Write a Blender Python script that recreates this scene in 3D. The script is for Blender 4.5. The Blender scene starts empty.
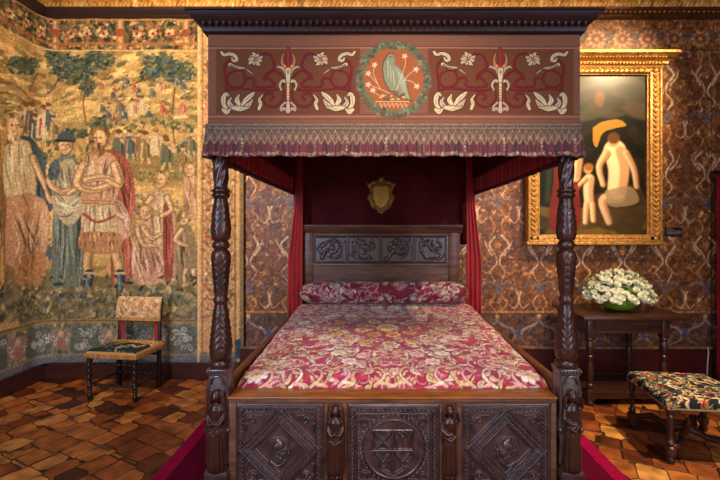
import bpy, bmesh, math, random
import numpy as np
from math import pi, sin, cos, radians
from mathutils import Vector, Matrix

SC = bpy.context.scene
COL = SC.collection
random.seed(7)
RNG = np.random.default_rng(11)
EYE = 1.6
FPX = 400.0

# ------------------------------------------------------------------ camera, world, light
cam_d = bpy.data.cameras.new('camera')
cam = bpy.data.objects.new('camera', cam_d)
COL.objects.link(cam)
cam.location = (0, 0, EYE)
cam.rotation_euler = (pi / 2, 0, 0)
cam_d.sensor_width = 36
cam_d.lens = FPX / 720 * 36
cam_d.shift_x = -15 / 720
cam_d.shift_y = -10 / 720
cam_d.clip_start = 0.02
SC.camera = cam
SC.view_settings.view_transform = 'Standard'
SC.view_settings.look = 'None'
SC.view_settings.exposure = 0.85
SC.view_settings.gamma = 1.0
SC.view_settings.use_curve_mapping = False

world = bpy.data.worlds.new('world')
SC.world = world
world.use_nodes = True
world.node_tree.nodes['Background'].inputs[0].default_value = (1.0, 0.80, 0.62, 1)
world.node_tree.nodes['Background'].inputs[1].default_value = 0.34


def area(name, loc, target, sx, sy, power, col):
    d = bpy.data.lights.new(name, 'AREA')
    d.shape = 'RECTANGLE'
    d.size, d.size_y = sx, sy
    d.energy = power
    d.color = col
    o = bpy.data.objects.new(name, d)
    COL.objects.link(o)
    o.location = loc
    o.rotation_euler = (Vector(target) - Vector(loc)).to_track_quat('-Z', 'Y').to_euler()
    return o


def spot(name, loc, target, deg, power, col, blend=0.8, r=0.06):
    d = bpy.data.lights.new(name, 'SPOT')
    d.spot_size = radians(deg)
    d.spot_blend = blend
    d.energy = power
    d.color = col
    d.shadow_soft_size = r
    o = bpy.data.objects.new(name, d)
    COL.objects.link(o)
    o.location = loc
    o.rotation_euler = (Vector(target) - Vector(loc)).to_track_quat('-Z', 'Y').to_euler()
    return o


# daylight from the tall window behind the viewer, cool
area('window_daylight', (-2.2, -1.0, 2.3), (0.2, 3.0, 0.9), 0.6, 1.9, 58, (0.52, 0.66, 1.0))
area('second_window_daylight', (2.2, -0.9, 2.2), (0.3, 3.0, 0.9), 0.5, 1.8, 34, (0.66, 0.72, 1.0))
# warm gallery lamps under the ceiling, with one added fill among them
spot('tapestry_lamp', (-1.9, 1.7, 3.9), (-2.4, 4.3, 2.5), 92, 205, (1.0, 0.75, 0.44), 0.9)
spot('painting_lamp', (3.5, 2.6, 4.05), (2.1, 4.25, 2.75), 64, 215, (1.0, 0.72, 0.40), 0.9)
spot('damask_lamp', (2.3, 2.4, 3.95), (1.5, 4.3, 1.9), 78, 185, (1.0, 0.72, 0.44), 1.0)
spot('leather_fill', (-0.2, 2.75, 3.9), (-1.0, 4.3, 2.1), 70, 75, (1.0, 0.74, 0.46), 1.0)  # added fill to brighten this stretch of leather wall, not a gallery lamp
spot('floor_lamp_beam', (2.9, 1.9, 3.9), (2.0, 2.8, 0), 52, 420, (1.0, 0.76, 0.44), 1.0)
spot('tiles_lamp', (-2.3, 0.6, 3.9), (-2.2, 2.9, 0), 58, 45, (1.0, 0.72, 0.44), 1.0)
spot('bed_lamp', (0.2, 0.3, 3.6), (0.1, 2.8, 0.75), 46, 170, (1.0, 0.84, 0.74), 1.0, 0.15)
# added fill strip above the canopy, no lamp there, brightening the gilt frieze
area('frieze_fill', (0.2, 3.6, 3.1), (0.2, 4.3, 4.15), 3.4, 0.1, 11, (1.0, 0.66, 0.28))


# ------------------------------------------------------------------ materials
def lin(c):
    c = np.asarray(c, dtype=float)
    if c.max() > 1.001:
        c = c / 255.0
    return np.where(c <= 0.04045, c / 12.92, ((c + 0.055) / 1.055) ** 2.4)


def mat(name, col, rough=0.5, metal=0.0, spec=0.5, coat=0.0, bump=0.0, bscale=60, col2=None, nscale=8, stretch=(1, 1, 1), sheen=0.0, coords='Object'):
    m = bpy.data.materials.new(name)
    m.use_nodes = True
    nt = m.node_tree
    b = nt.nodes['Principled BSDF']
    b.inputs['Roughness'].default_value = rough
    b.inputs['Metallic'].default_value = metal
    b.inputs['Specular IOR Level'].default_value = spec
    b.inputs['Coat Weight'].default_value = coat
    b.inputs['Coat Roughness'].default_value = 0.15
    b.inputs['Sheen Weight'].default_value = sheen
    c1 = tuple(lin(col)) + (1,)
    tc = nt.nodes.new('ShaderNodeTexCoord')
    mp = nt.nodes.new('ShaderNodeMapping')
    mp.inputs['Scale'].default_value = stretch
    nt.links.new(tc.outputs[coords], mp.inputs[0])
    if col2 is not None:
        n = nt.nodes.new('ShaderNodeTexNoise')
        n.inputs['Scale'].default_value = nscale
        n.inputs['Detail'].default_value = 6
        n.inputs['Roughness'].default_value = 0.65
        nt.links.new(mp.outputs[0], n.inputs[0])
        r = nt.nodes.new('ShaderNodeValToRGB')
        r.color_ramp.elements[0].position = 0.36
        r.color_ramp.elements[1].position = 0.64
        r.color_ramp.elements[0].color = c1
        r.color_ramp.elements[1].color = tuple(lin(col2)) + (1,)
        nt.links.new(n.outputs[0], r.inputs[0])
        nt.links.new(r.outputs[0], b.inputs['Base Color'])
    else:
        b.inputs['Base Color'].default_value = c1
    if bump:
        n2 = nt.nodes.new('ShaderNodeTexNoise')
        n2.inputs['Scale'].default_value = bscale
        n2.inputs['Detail'].default_value = 4
        nt.links.new(mp.outputs[0], n2.inputs[0])
        bp = nt.nodes.new('ShaderNodeBump')
        bp.inputs['Strength'].default_value = bump
        bp.inputs['Distance'].default_value = 0.01
        nt.links.new(n2.outputs[0], bp.inputs['Height'])
        nt.links.new(bp.outputs[0], b.inputs['Normal'])
    return m


def vmat(name, rough=0.8, metal=0.0, spec=0.3, weave=0.25, wscale=220, sheen=0.0, coat=0.0):
    """material whose design is woven / painted into the mesh as a colour attribute"""
    m = bpy.data.materials.new(name)
    m.use_nodes = True
    nt = m.node_tree
    b = nt.nodes['Principled BSDF']
    b.inputs['Roughness'].default_value = rough
    b.inputs['Metallic'].default_value = metal
    b.inputs['Specular IOR Level'].default_value = spec
    b.inputs['Sheen Weight'].default_value = sheen
    b.inputs['Coat Weight'].default_value = coat
    b.inputs['Coat Roughness'].default_value = 0.2
    a = nt.nodes.new('ShaderNodeAttribute')
    a.attribute_name = 'design'
    nt.links.new(a.outputs['Color'], b.inputs['Base Color'])
    if weave:
        tc = nt.nodes.new('ShaderNodeTexCoord')
        n = nt.nodes.new('ShaderNodeTexNoise')
        n.inputs['Scale'].default_value = wscale
        n.inputs['Detail'].default_value = 3
        nt.links.new(tc.outputs['Object'], n.inputs[0])
        bp = nt.nodes.new('ShaderNodeBump')
        bp.inputs['Strength'].default_value = weave
        bp.inputs['Distance'].default_value = 0.004
        nt.links.new(n.outputs[0], bp.inputs['Height'])
        nt.links.new(bp.outputs[0], b.inputs['Normal'])
    return m


M = {}
M['wood'] = mat('dark_walnut', (72, 38, 27), 0.3, spec=0.6, col2=(42, 21, 16), nscale=5, stretch=(6, 6, 1.0), bump=0.25, bscale=30)
M['wood_h'] = mat('dark_walnut_horizontal', (116, 76, 54), 0.34, spec=0.45, col2=(76, 46, 32), nscale=5, stretch=(1, 6, 6), bump=0.2, bscale=30)
M['carved'] = mat('carved_walnut', (82, 56, 50), 0.30, spec=0.9, col2=(50, 33, 32), nscale=22, bump=0.08, bscale=120)
M['polish'] = mat('polished_carved_walnut', (72, 36, 22), 0.3, spec=0.5, col2=(44, 24, 18), nscale=9, bump=0.2, bscale=70)
M['honey'] = mat('honey_oak', (168, 96, 38), 0.26, col2=(120, 62, 22), nscale=5, stretch=(1, 7, 7), bump=0.1)
M['honey_y'] = mat('honey_oak_long', (104, 54, 28), 0.32, col2=(72, 36, 18), nscale=5, stretch=(7, 1, 7), bump=0.1)
M['cornice'] = mat('dark_cornice_wood', (46, 20, 16), 0.5, spec=.25, col2=(28, 12, 10), nscale=5, stretch=(1, 6, 6))
M['table'] = mat('old_dark_oak', (70, 38, 24), 0.3, spec=0.6, col2=(40, 21, 15), nscale=5, stretch=(1, 6, 6), bump=0.2)
M['black_wood'] = mat('blackened_wood', (36, 22, 18), 0.4, col2=(22, 14, 12), nscale=10)
M['red'] = mat('crimson_silk', (178, 18, 24), 0.5, spec=0.35, sheen=0.3, col2=(136, 10, 18), nscale=4, stretch=(9, 9, 0.6))
M['maroon'] = mat('maroon_cloth', (92, 10, 16), 0.75, spec=0.2, col2=(68, 6, 12), nscale=4)
M['gilt'] = mat('gilded_wood', (214, 150, 62), 0.34, metal=0.75, col2=(150, 88, 28), nscale=26, bump=0.5, bscale=60)
M['gilt_dull'] = mat('dull_gilding', (150, 112, 46), 0.45, metal=0.6, col2=(96, 66, 26), nscale=30, bump=0.5, bscale=80)
M['carpet'] = mat('magenta_carpet', (96, 4, 40), 0.95, spec=0.1, col2=(80, 2, 34), nscale=30, bump=0.4, bscale=300)
M['carpet_b'] = mat('magenta_carpet_border', (158, 8, 66), 0.95, spec=0.1, col2=(138, 4, 58), nscale=30, bump=0.4, bscale=300)
M['tap'] = vmat('woven_tapestry', 0.9, spec=0.1, weave=0.3, wscale=160)
M['wallcov'] = vmat('gilded_leather', 0.45, metal=0.1, spec=0.5, weave=0.4, wscale=70)
M['emb'] = vmat('embroidered_cloth', 0.85, spec=0.2, weave=0.3, wscale=260)
M['silkemb'] = vmat('embroidered_silk', 0.62, spec=0.35, weave=0.3, wscale=160, sheen=0.2)
M['oil'] = vmat('varnished_oil_paint', 0.3, spec=0.35, weave=0.03, wscale=60, coat=0.0)
M['frieze'] = vmat('gilded_frieze', 0.5, metal=0.3, spec=0.4, weave=0.5, wscale=60)


# ------------------------------------------------------------------ painter
class Canvas:
    def __init__(s, w, h, res, base):
        s.res = res
        s.nx = int(round(w / res)) + 1
        s.ny = int(round(h / res)) + 1
        s.w, s.h = (s.nx - 1) * res, (s.ny - 1) * res
        s.rgb = np.zeros((s.ny, s.nx, 3)) + np.array(base, float)
        s.z = np.zeros((s.ny, s.nx))
        s.xf = lambda x, y: (x, y)
        s.ws = 1.0
        s.clip = None
        s.soft = res * 0.8

    def _win(s, x0, x1, y0, y1):
        i0 = max(0, int(x0 / s.res) - 1); i1 = min(s.nx, int(x1 / s.res) + 3)
        j0 = max(0, int(y0 / s.res) - 1); j1 = min(s.ny, int(y1 / s.res) + 3)
        if i0 >= i1 or j0 >= j1:
            return None
        X, Y = np.meshgrid(np.arange(i0, i1) * s.res, np.arange(j0, j1) * s.res)
        return (slice(j0, j1), slice(i0, i1)), X, Y

    def _put(s, sl, a, col, z=None, prof=None):
        if s.clip is not None:
            a = a * s.clip[sl]
        if col is not None:
            A = a[..., None]
            s.rgb[sl] = s.rgb[sl] * (1 - A) + np.array(col, float) * A
        if z is not None:
            zz = z * (prof if prof is not None else 1.0)
            s.z[sl] = s.z[sl] * (1 - a) + zz * a

    def stroke(s, pts, w0, w1=None, col=None, a=1.0, z=None, smooth=True, dome=True, mid=None):
        """w0 at start, w1 at end, mid in the middle"""
        w1 = w0 if w1 is None else w1
        P = np.array([s.xf(*p) for p in pts], float)
        if smooth and len(P) > 2:
            P = catmull(P, 6)
        n = len(P)
        T = np.linspace(0, 1, n)
        if mid is None:
            R = (w0 + (w1 - w0) * T) * s.ws / 2
        else:
            R = np.where(T < .5, w0 + (mid - w0) * T * 2, mid + (w1 - mid) * (T * 2 - 1)) * s.ws / 2
        rm = R.max() + s.soft
        win = s._win(P[:, 0].min() - rm, P[:, 0].max() + rm, P[:, 1].min() - rm, P[:, 1].max() + rm)
        if win is None:
            return
        sl, X, Y = win
        best = np.full(X.shape, 1e9); rr = np.full(X.shape, 1e-6)
        for k in range(n - 1):
            a0, b0 = P[k], P[k + 1]
            d = b0 - a0
            L = d @ d + 1e-12
            t = np.clip(((X - a0[0]) * d[0] + (Y - a0[1]) * d[1]) / L, 0, 1)
            D = np.hypot(X - a0[0] - t * d[0], Y - a0[1] - t * d[1])
            r = R[k] + (R[k + 1] - R[k]) * t
            q = D - r
            m = q < best
            best = np.where(m, q, best); rr = np.where(m, r, rr)
        al = np.clip(0.5 - best / s.soft, 0, 1) * a
        prof = np.sqrt(np.clip(1 - np.clip((best + rr) / np.maximum(rr, 1e-6), 0, 1) ** 2, 0, 1)) if dome else None
        s._put(sl, al, col, z, prof)

    def ell(s, cx, cy, rx, ry, col=None, a=1.0, rot=0, z=None, dome=True):
        c = s.xf(cx, cy)
        rx, ry = rx * s.ws, ry * s.ws
        rm = max(rx, ry) + s.soft
        win = s._win(c[0] - rm, c[0] + rm, c[1] - rm, c[1] + rm)
        if win is None:
            return
        sl, X, Y = win
        u = (X - c[0]) * cos(rot) + (Y - c[1]) * sin(rot)
        v = -(X - c[0]) * sin(rot) + (Y - c[1]) * cos(rot)
        q = np.hypot(u / rx, v / ry)
        al = np.clip(0.5 - (q - 1) * min(rx, ry) / s.soft, 0, 1) * a
        s._put(sl, al, col, z, np.sqrt(np.clip(1 - q * q, 0, 1)) if dome else None)

    def poly(s, pts, col=None, a=1.0, z=None, smooth=False, ret=False):
        P = np.array([s.xf(*p) for p in pts], float)
        if smooth:
            P = catmull(np.vstack([P, P[:1]]), 5)[:-1]
        win = s._win(P[:, 0].min(), P[:, 0].max(), P[:, 1].min(), P[:, 1].max())
        if win is None:
            return np.zeros((s.ny, s.nx)) if ret else None
        sl, X, Y = win
        ins = np.zeros(X.shape, bool)
        n = len(P)
        for k in range(n):
            x0, y0 = P[k]; x1, y1 = P[(k + 1) % n]
            if y0 == y1:
                continue
            c = ((Y < y0) != (Y < y1)) & (X < (x1 - x0) * (Y - y0) / (y1 - y0) + x0)
            ins ^= c
        al = ins.astype(float)
        if al.shape[0] > 2 and al.shape[1] > 2:
            q = np.pad(al, 1, mode='edge')
            al = (q[1:-1, 1:-1] * 4 + q[:-2, 1:-1] + q[2:, 1:-1] + q[1:-1, :-2] + q[1:-1, 2:]) / 8
        if col is not None or z is not None:
            s._put(sl, al * a, col, z)
        if ret:
            m = np.zeros((s.ny, s.nx)); m[sl] = al
            return m

    def mottled(s, amt, scale=1):
        ny, nx = s.ny // scale + 2, s.nx // scale + 2
        n = RNG.normal(0, 1, (ny, nx))
        n = np.kron(n, np.ones((scale, scale)))[:s.ny, :s.nx]
        s.rgb *= (1 + amt * n)[..., None]
        s.rgb = np.clip(s.rgb, 0, 255)

    def dabs(s, n, box, cols, r0, r1, asp=1.8, rot=None, a=0.9):
        for _ in range(n):
            x = random.uniform(box[0], box[1]); y = random.uniform(box[2], box[3])
            r = random.uniform(r0, r1)
            c = np.array(random.choice(cols), float) * random.uniform(0.82, 1.15)
            s.ell(x, y, r * asp, r, c, a, random.uniform(0, pi) if rot is None else rot + random.uniform(-.4, .4))


def catmull(P, n):
    Q = np.vstack([2 * P[0] - P[1], P, 2 * P[-1] - P[-2]])
    out = []
    for i in range(1, len(Q) - 2):
        p0, p1, p2, p3 = Q[i - 1], Q[i], Q[i + 1], Q[i + 2]
        for k in range(n):
            t = k / n
            out.append(0.5 * (2 * p1 + (p2 - p0) * t + (2 * p0 - 5 * p1 + 4 * p2 - p3) * t * t + (3 * p1 - p0 - 3 * p2 + p3) * t ** 3))
    out.append(P[-1])
    return np.array(out)


def spiral(cx, cy, r0, r1, a0, a1, n=12):
    return [(cx + (r0 + (r1 - r0) * t) * cos(radians(a0 + (a1 - a0) * t)), cy + (r0 + (r1 - r0) * t) * sin(radians(a0 + (a1 - a0) * t))) for t in [i / (n - 1) for i in range(n)]]


# ------------------------------------------------------------------ object helpers
def link(o, parent=None):
    COL.objects.link(o)
    if parent is not None:
        o.parent = parent
    return o


def tag(o, label=None, cat=None, group=None, kind=None):
    if label: o['label'] = label
    if cat: o['category'] = cat
    if group: o['group'] = group
    if kind: o['kind'] = kind
    return o


def empty(name, loc, rz=0.0):
    o = bpy.data.objects.new(name, None)
    o.location = loc
    o.rotation_euler = (0, 0, rz)
    o.empty_display_size = 0.1
    return link(o)


def sheet(name, cv, mapf, material, parent=None, back=None, smooth=True):
    """a grid mesh carrying the canvas design; mapf(U, V, Z) -> x, y, z arrays; back = offset vector giving it thickness"""
    ny, nx = cv.ny, cv.nx
    U, V = np.meshgrid(np.arange(nx) * cv.res, np.arange(ny) * cv.res)
    x, y, z = mapf(U, V, cv.z)
    co = np.stack([x, y, z], -1).reshape(-1, 3)
    idx = np.arange(nx * ny).reshape(ny, nx)
    q = np.stack([idx[:-1, :-1], idx[:-1, 1:], idx[1:, 1:], idx[1:, :-1]], -1).reshape(-1, 4)
    col = cv.rgb.reshape(-1, 3)
    if back is not None:
        ring = np.concatenate([idx[0, :], idx[1:, -1], idx[-1, :-1][::-1], idx[1:-1, 0][::-1]])
        if callable(back):
            bc = back(co[ring])
        else:
            bc = co[ring] + np.array(back)
        base = len(co)
        co = np.vstack([co, bc]); col = np.vstack([col, col[ring]])
        m = len(ring)
        k = np.arange(m); k2 = (k + 1) % m
        q = np.vstack([q, np.stack([ring[k], base + k, base + k2, ring[k2]], -1)])
    me = bpy.data.meshes.new(name)
    me.vertices.add(len(co))
    me.vertices.foreach_set('co', co.astype(np.float32).ravel())
    me.loops.add(q.size)
    me.loops.foreach_set('vertex_index', q.astype(np.int32).ravel())
    me.polygons.add(len(q))
    me.polygons.foreach_set('loop_start', (np.arange(len(q)) * 4).astype(np.int32))
    me.update(calc_edges=True)
    me.validate()
    at = me.color_attributes.new('design', 'FLOAT_COLOR', 'POINT')
    c4 = np.ones((len(co), 4), np.float32)
    c4[:, :3] = lin(np.clip(col, 0, 255) / 255.0 * 0.999)
    at.data.foreach_set('color', c4.ravel())
    if smooth:
        me.polygons.foreach_set('use_smooth', np.ones(len(me.polygons), bool))
    me.materials.append(material)
    return link(bpy.data.objects.new(name, me), parent)


class MB:
    def __init__(s):
        s.bm = bmesh.new()

    def box(s, x0, x1, y0, y1, z0, z1, bev=0.0, rz=0.0):
        r = bmesh.ops.create_cube(s.bm, size=1)
        vs = r['verts']
        c = Vector(((x0 + x1) / 2, (y0 + y1) / 2, (z0 + z1) / 2))
        for v in vs:
            v.co = Vector((v.co.x * (x1 - x0), v.co.y * (y1 - y0), v.co.z * (z1 - z0)))
            if rz: v.co = Matrix.Rotation(rz, 3, 'Z') @ v.co
            v.co += c
        if bev:
            es = list({e for v in vs for e in v.link_edges})
            bmesh.ops.bevel(s.bm, geom=es, offset=bev, segments=2, profile=0.5, affect='EDGES')
        return s

    def tube(s, pts, r, seg=10, cap=True, square=False):
        pts = [Vector(p) for p in pts]
        n = len(pts)
        rs = r if isinstance(r, (list, tuple)) else [r] * n
        rings = []
        for i, p in enumerate(pts):
            d = (pts[min(i + 1, n - 1)] - pts[max(i - 1, 0)]).normalized()
            up = Vector((0, 0, 1)) if abs(d.z) < 0.95 else Vector((0, 1, 0))
            a = d.cross(up).normalized(); b = d.cross(a).normalized()
            rings.append([s.bm.verts.new(p + (a * cos(2 * pi * k / seg) + b * sin(2 * pi * k / seg)) * rs[i]) for k in range(seg)])
        for i in range(n - 1):
            for k in range(seg):
                s.bm.faces.new((rings[i][k], rings[i][(k + 1) % seg], rings[i + 1][(k + 1) % seg], rings[i + 1][k]))
        if cap:
            s.bm.faces.new(rings[0][::-1]); s.bm.faces.new(rings[-1])
        return s

    def lathe(s, prof, cx=0, cy=0, seg=24, fn=None, cap=True, sx=1.0, sy=1.0):
        """prof: list of (r, z). fn(angle, z, t) multiplies r"""
        rings = []
        for j, (r, z) in enumerate(prof):
            ring = []
            for k in range(seg):
                a = 2 * pi * k / seg
                rr = r * (fn(a, z) if fn else 1)
                ring.append(s.bm.verts.new((cx + rr * cos(a) * sx, cy + rr * sin(a) * sy, z)))
            rings.append(ring)
        for j in range(len(prof) - 1):
            for k in range(seg):
                s.bm.faces.new((rings[j][k], rings[j][(k + 1) % seg], rings[j + 1][(k + 1) % seg], rings[j + 1][k]))
        if cap:
            s.bm.faces.new(rings[0][::-1]); s.bm.faces.new(rings[-1])
        return s

    def ball(s, c, rx, ry=None, rz=None, seg=14, rot=None):
        ry = rx if ry is None else ry
        rz = rx if rz is None else rz
        r = bmesh.ops.create_uvsphere(s.bm, u_segments=seg, v_segments=max(6, seg * 2 // 3), radius=1)
        for v in r['verts']:
            w = Vector((v.co.x * rx, v.co.y * ry, v.co.z * rz))
            if rot is not None: w = rot @ w
            v.co = w + Vector(c)
        return s

    def prism(s, prof, axis, a0, a1):
        """extrude a closed 2-D profile along axis x (prof = (y,z)) or y (prof = (x,z)) or z (prof=(x,y))"""
        def P(p, a):
            return {'x': (a, p[0], p[1]), 'y': (p[0], a, p[1]), 'z': (p[0], p[1], a)}[axis]
        A = [s.bm.verts.new(P(p, a0)) for p in prof]
        B = [s.bm.verts.new(P(p, a1)) for p in prof]
        n = len(prof)
        for k in range(n):
            s.bm.faces.new((A[k], A[(k + 1) % n], B[(k + 1) % n], B[k]))
        s.bm.faces.new(A[::-1]); s.bm.faces.new(B)
        return s

    def sweep(s, prof, path, closed=False):
        """sweep profile (outward offset, z) round a plan path of (x, y) with mitred corners"""
        n = len(path)
        rings = []
        for i in range(n):
            p = Vector(path[i])
            d0 = (p - Vector(path[i - 1])).normalized() if (i > 0 or closed) else None
            d1 = (Vector(path[(i + 1) % n]) - p).normalized() if (i < n - 1 or closed) else None
            d0 = d0 or d1; d1 = d1 or d0
            n0 = Vector((d0.y, -d0.x)); n1 = Vector((d1.y, -d1.x))
            m = (n0 + n1).normalized()
            m = m / max(0.3, m.dot(n0))
            rings.append([s.bm.verts.new((p.x + m.x * o, p.y + m.y * o, z)) for o, z in prof])
        k = len(prof)
        rng = range(n) if closed else range(n - 1)
        for i in rng:
            for j in range(k):
                s.bm.faces.new((rings[i][j], rings[i][(j + 1) % k], rings[(i + 1) % n][(j + 1) % k], rings[(i + 1) % n][j]))
        if not closed:
            s.bm.faces.new(rings[0][::-1]); s.bm.faces.new(rings[-1])
        return s

    def build(s, name, material, parent=None, smooth=False, angle=40):
        bmesh.ops.recalc_face_normals(s.bm, faces=s.bm.faces)
        me = bpy.data.meshes.new(name)
        s.bm.to_mesh(me); s.bm.free()
        me.materials.append(material)
        if smooth:
            me.polygons.foreach_set('use_smooth', [True] * len(me.polygons))
            me.set_sharp_from_angle(angle=radians(angle))
        return link(bpy.data.objects.new(name, me), parent)


def struct(o):
    o['kind'] = 'structure'
    return o


def copy_tree(o, parent=None):
    c = o.copy()
    COL.objects.link(c)
    c.parent = parent
    for ch in [x for x in COL.objects if x.parent == o]:
        copy_tree(ch, c)
    return c


# ------------------------------------------------------------------ setting
YB = 4.32       # back wall
XL = -3.57      # left wall
XR = 4.6
ZC = 4.32
LW = 2.0        # tapestry run on the left wall


def floor_material():
    m = bpy.data.materials.new('worn_terracotta_tiles')
    m.use_nodes = True
    nt = m.node_tree; N = nt.nodes; L = nt.links
    b = N['Principled BSDF']
    tc = N.new('ShaderNodeTexCoord')
    dn = N.new('ShaderNodeTexNoise'); dn.inputs['Scale'].default_value = 6
    L.new(tc.outputs['Object'], dn.inputs[0])
    mx = N.new('ShaderNodeMix'); mx.data_type = 'VECTOR'; mx.inputs[0].default_value = 0.03
    L.new(tc.outputs['Object'], mx.inputs[4]); L.new(dn.outputs['Color'], mx.inputs[5])
    mp = N.new('ShaderNodeMapping'); mp.inputs['Rotation'].default_value = (0, 0, radians(27))
    mp.inputs['Scale'].default_value = (1, 1, 1)
    L.new(mx.outputs[1], mp.inputs[0])
    v1 = N.new('ShaderNodeTexVoronoi'); v1.distance = 'CHEBYCHEV'; v1.feature = 'F1'
    v2 = N.new('ShaderNodeTexVoronoi'); v2.distance = 'CHEBYCHEV'; v2.feature = 'F2'
    for v in (v1, v2):
        v.inputs['Scale'].default_value = 5.9; v.inputs['Randomness'].default_value = 0.62
        L.new(mp.outputs[0], v.inputs['Vector'])
    gap = N.new('ShaderNodeMath'); gap.operation = 'SUBTRACT'
    L.new(v2.outputs['Distance'], gap.inputs[0]); L.new(v1.outputs['Distance'], gap.inputs[1])
    br = N.new('ShaderNodeMapRange')
    br.inputs['From Min'].default_value = 0.015; br.inputs['From Max'].default_value = 0.06
    br.inputs['To Min'].default_value = 1.0; br.inputs['To Max'].default_value = 0.0
    L.new(gap.outputs[0], br.inputs['Value'])
    sp = N.new('ShaderNodeSeparateColor'); L.new(v1.outputs['Color'], sp.inputs[0])
    r = N.new('ShaderNodeValToRGB')
    els = r.color_ramp.elements
    els[0].position = 0; els[0].color = tuple(lin((64, 30, 18))) + (1,)
    els[1].position = 1; els[1].color = tuple(lin((222, 158, 84))) + (1,)
    for p, c in ((0.25, (134, 68, 32)), (0.5, (172, 94, 42)), (0.75, (196, 120, 56))):
        e = els.new(p); e.color = tuple(lin(c)) + (1,)
    L.new(sp.outputs['Red'], r.inputs[0])
    # wear
    n2 = N.new('ShaderNodeTexNoise'); n2.inputs['Scale'].default_value = 9; n2.inputs['Detail'].default_value = 8
    L.new(mp.outputs[0], n2.inputs[0])
    r2 = N.new('ShaderNodeValToRGB')
    r2.color_ramp.elements[0].position = 0.3; r2.color_ramp.elements[0].color = (0.35, 0.33, 0.32, 1)
    r2.color_ramp.elements[1].position = 0.7; r2.color_ramp.elements[1].color = (1.1, 1.05, 1.0, 1)
    L.new(n2.outputs[0], r2.inputs[0])
    mu = N.new('ShaderNodeMix'); mu.data_type = 'RGBA'; mu.blend_type = 'MULTIPLY'; mu.inputs[0].default_value = 1
    L.new(r.outputs[0], mu.inputs[6]); L.new(r2.outputs[0], mu.inputs[7])
    mo = N.new('ShaderNodeMix'); mo.data_type = 'RGBA'
    L.new(br.outputs['Result'], mo.inputs[0]); L.new(mu.outputs[2], mo.inputs[6])
    mo.inputs[7].default_value = tuple(lin((48, 26, 18))) + (1,)
    L.new(mo.outputs[2], b.inputs['Base Color'])
    b.inputs['Roughness'].default_value = 0.42
    b.inputs['Specular IOR Level'].default_value = 0.4
    bp = N.new('ShaderNodeBump'); bp.inputs['Strength'].default_value = 0.5; bp.inputs['Distance'].default_value = 0.01
    sb = N.new('ShaderNodeMath'); sb.operation = 'SUBTRACT'
    L.new(n2.outputs[0], sb.inputs[0]); L.new(br.outputs['Result'], sb.inputs[1])
    L.new(sb.outputs[0], bp.inputs['Height']); L.new(bp.outputs[0], b.inputs['Normal'])
    return m


fl = MB(); fl.box(XL - 0.2, XR + 0.1, -3.0, YB + 0.2, -0.1, 0.0)
struct(fl.build('floor', floor_material()))
plaster = mat('aged_plaster', (90, 62, 44), 0.9, col2=(70, 46, 34), nscale=3)
w = MB(); w.box(XL - 0.1, XL, -1.2, YB + 0.1, 0, ZC)
struct(w.build('wall_left', plaster))
w = MB(); w.box(XR, XR + 0.1, -1.2, YB + 0.1, 0, ZC)
struct(w.build('wall_right', plaster))
w = MB(); w.box(XL, XR, YB + 0.025, YB + 0.15, 0, ZC)
struct(w.build('wall_back', plaster))
# painted beam ceiling
c = MB(); c.box(XL - 0.1, XR + 0.1, -1.2, YB + 0.15, ZC, ZC + 0.1)
struct(c.build('ceiling', mat('painted_ceiling', (120, 76, 30), 0.7, col2=(84, 50, 24), nscale=6)))


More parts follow.
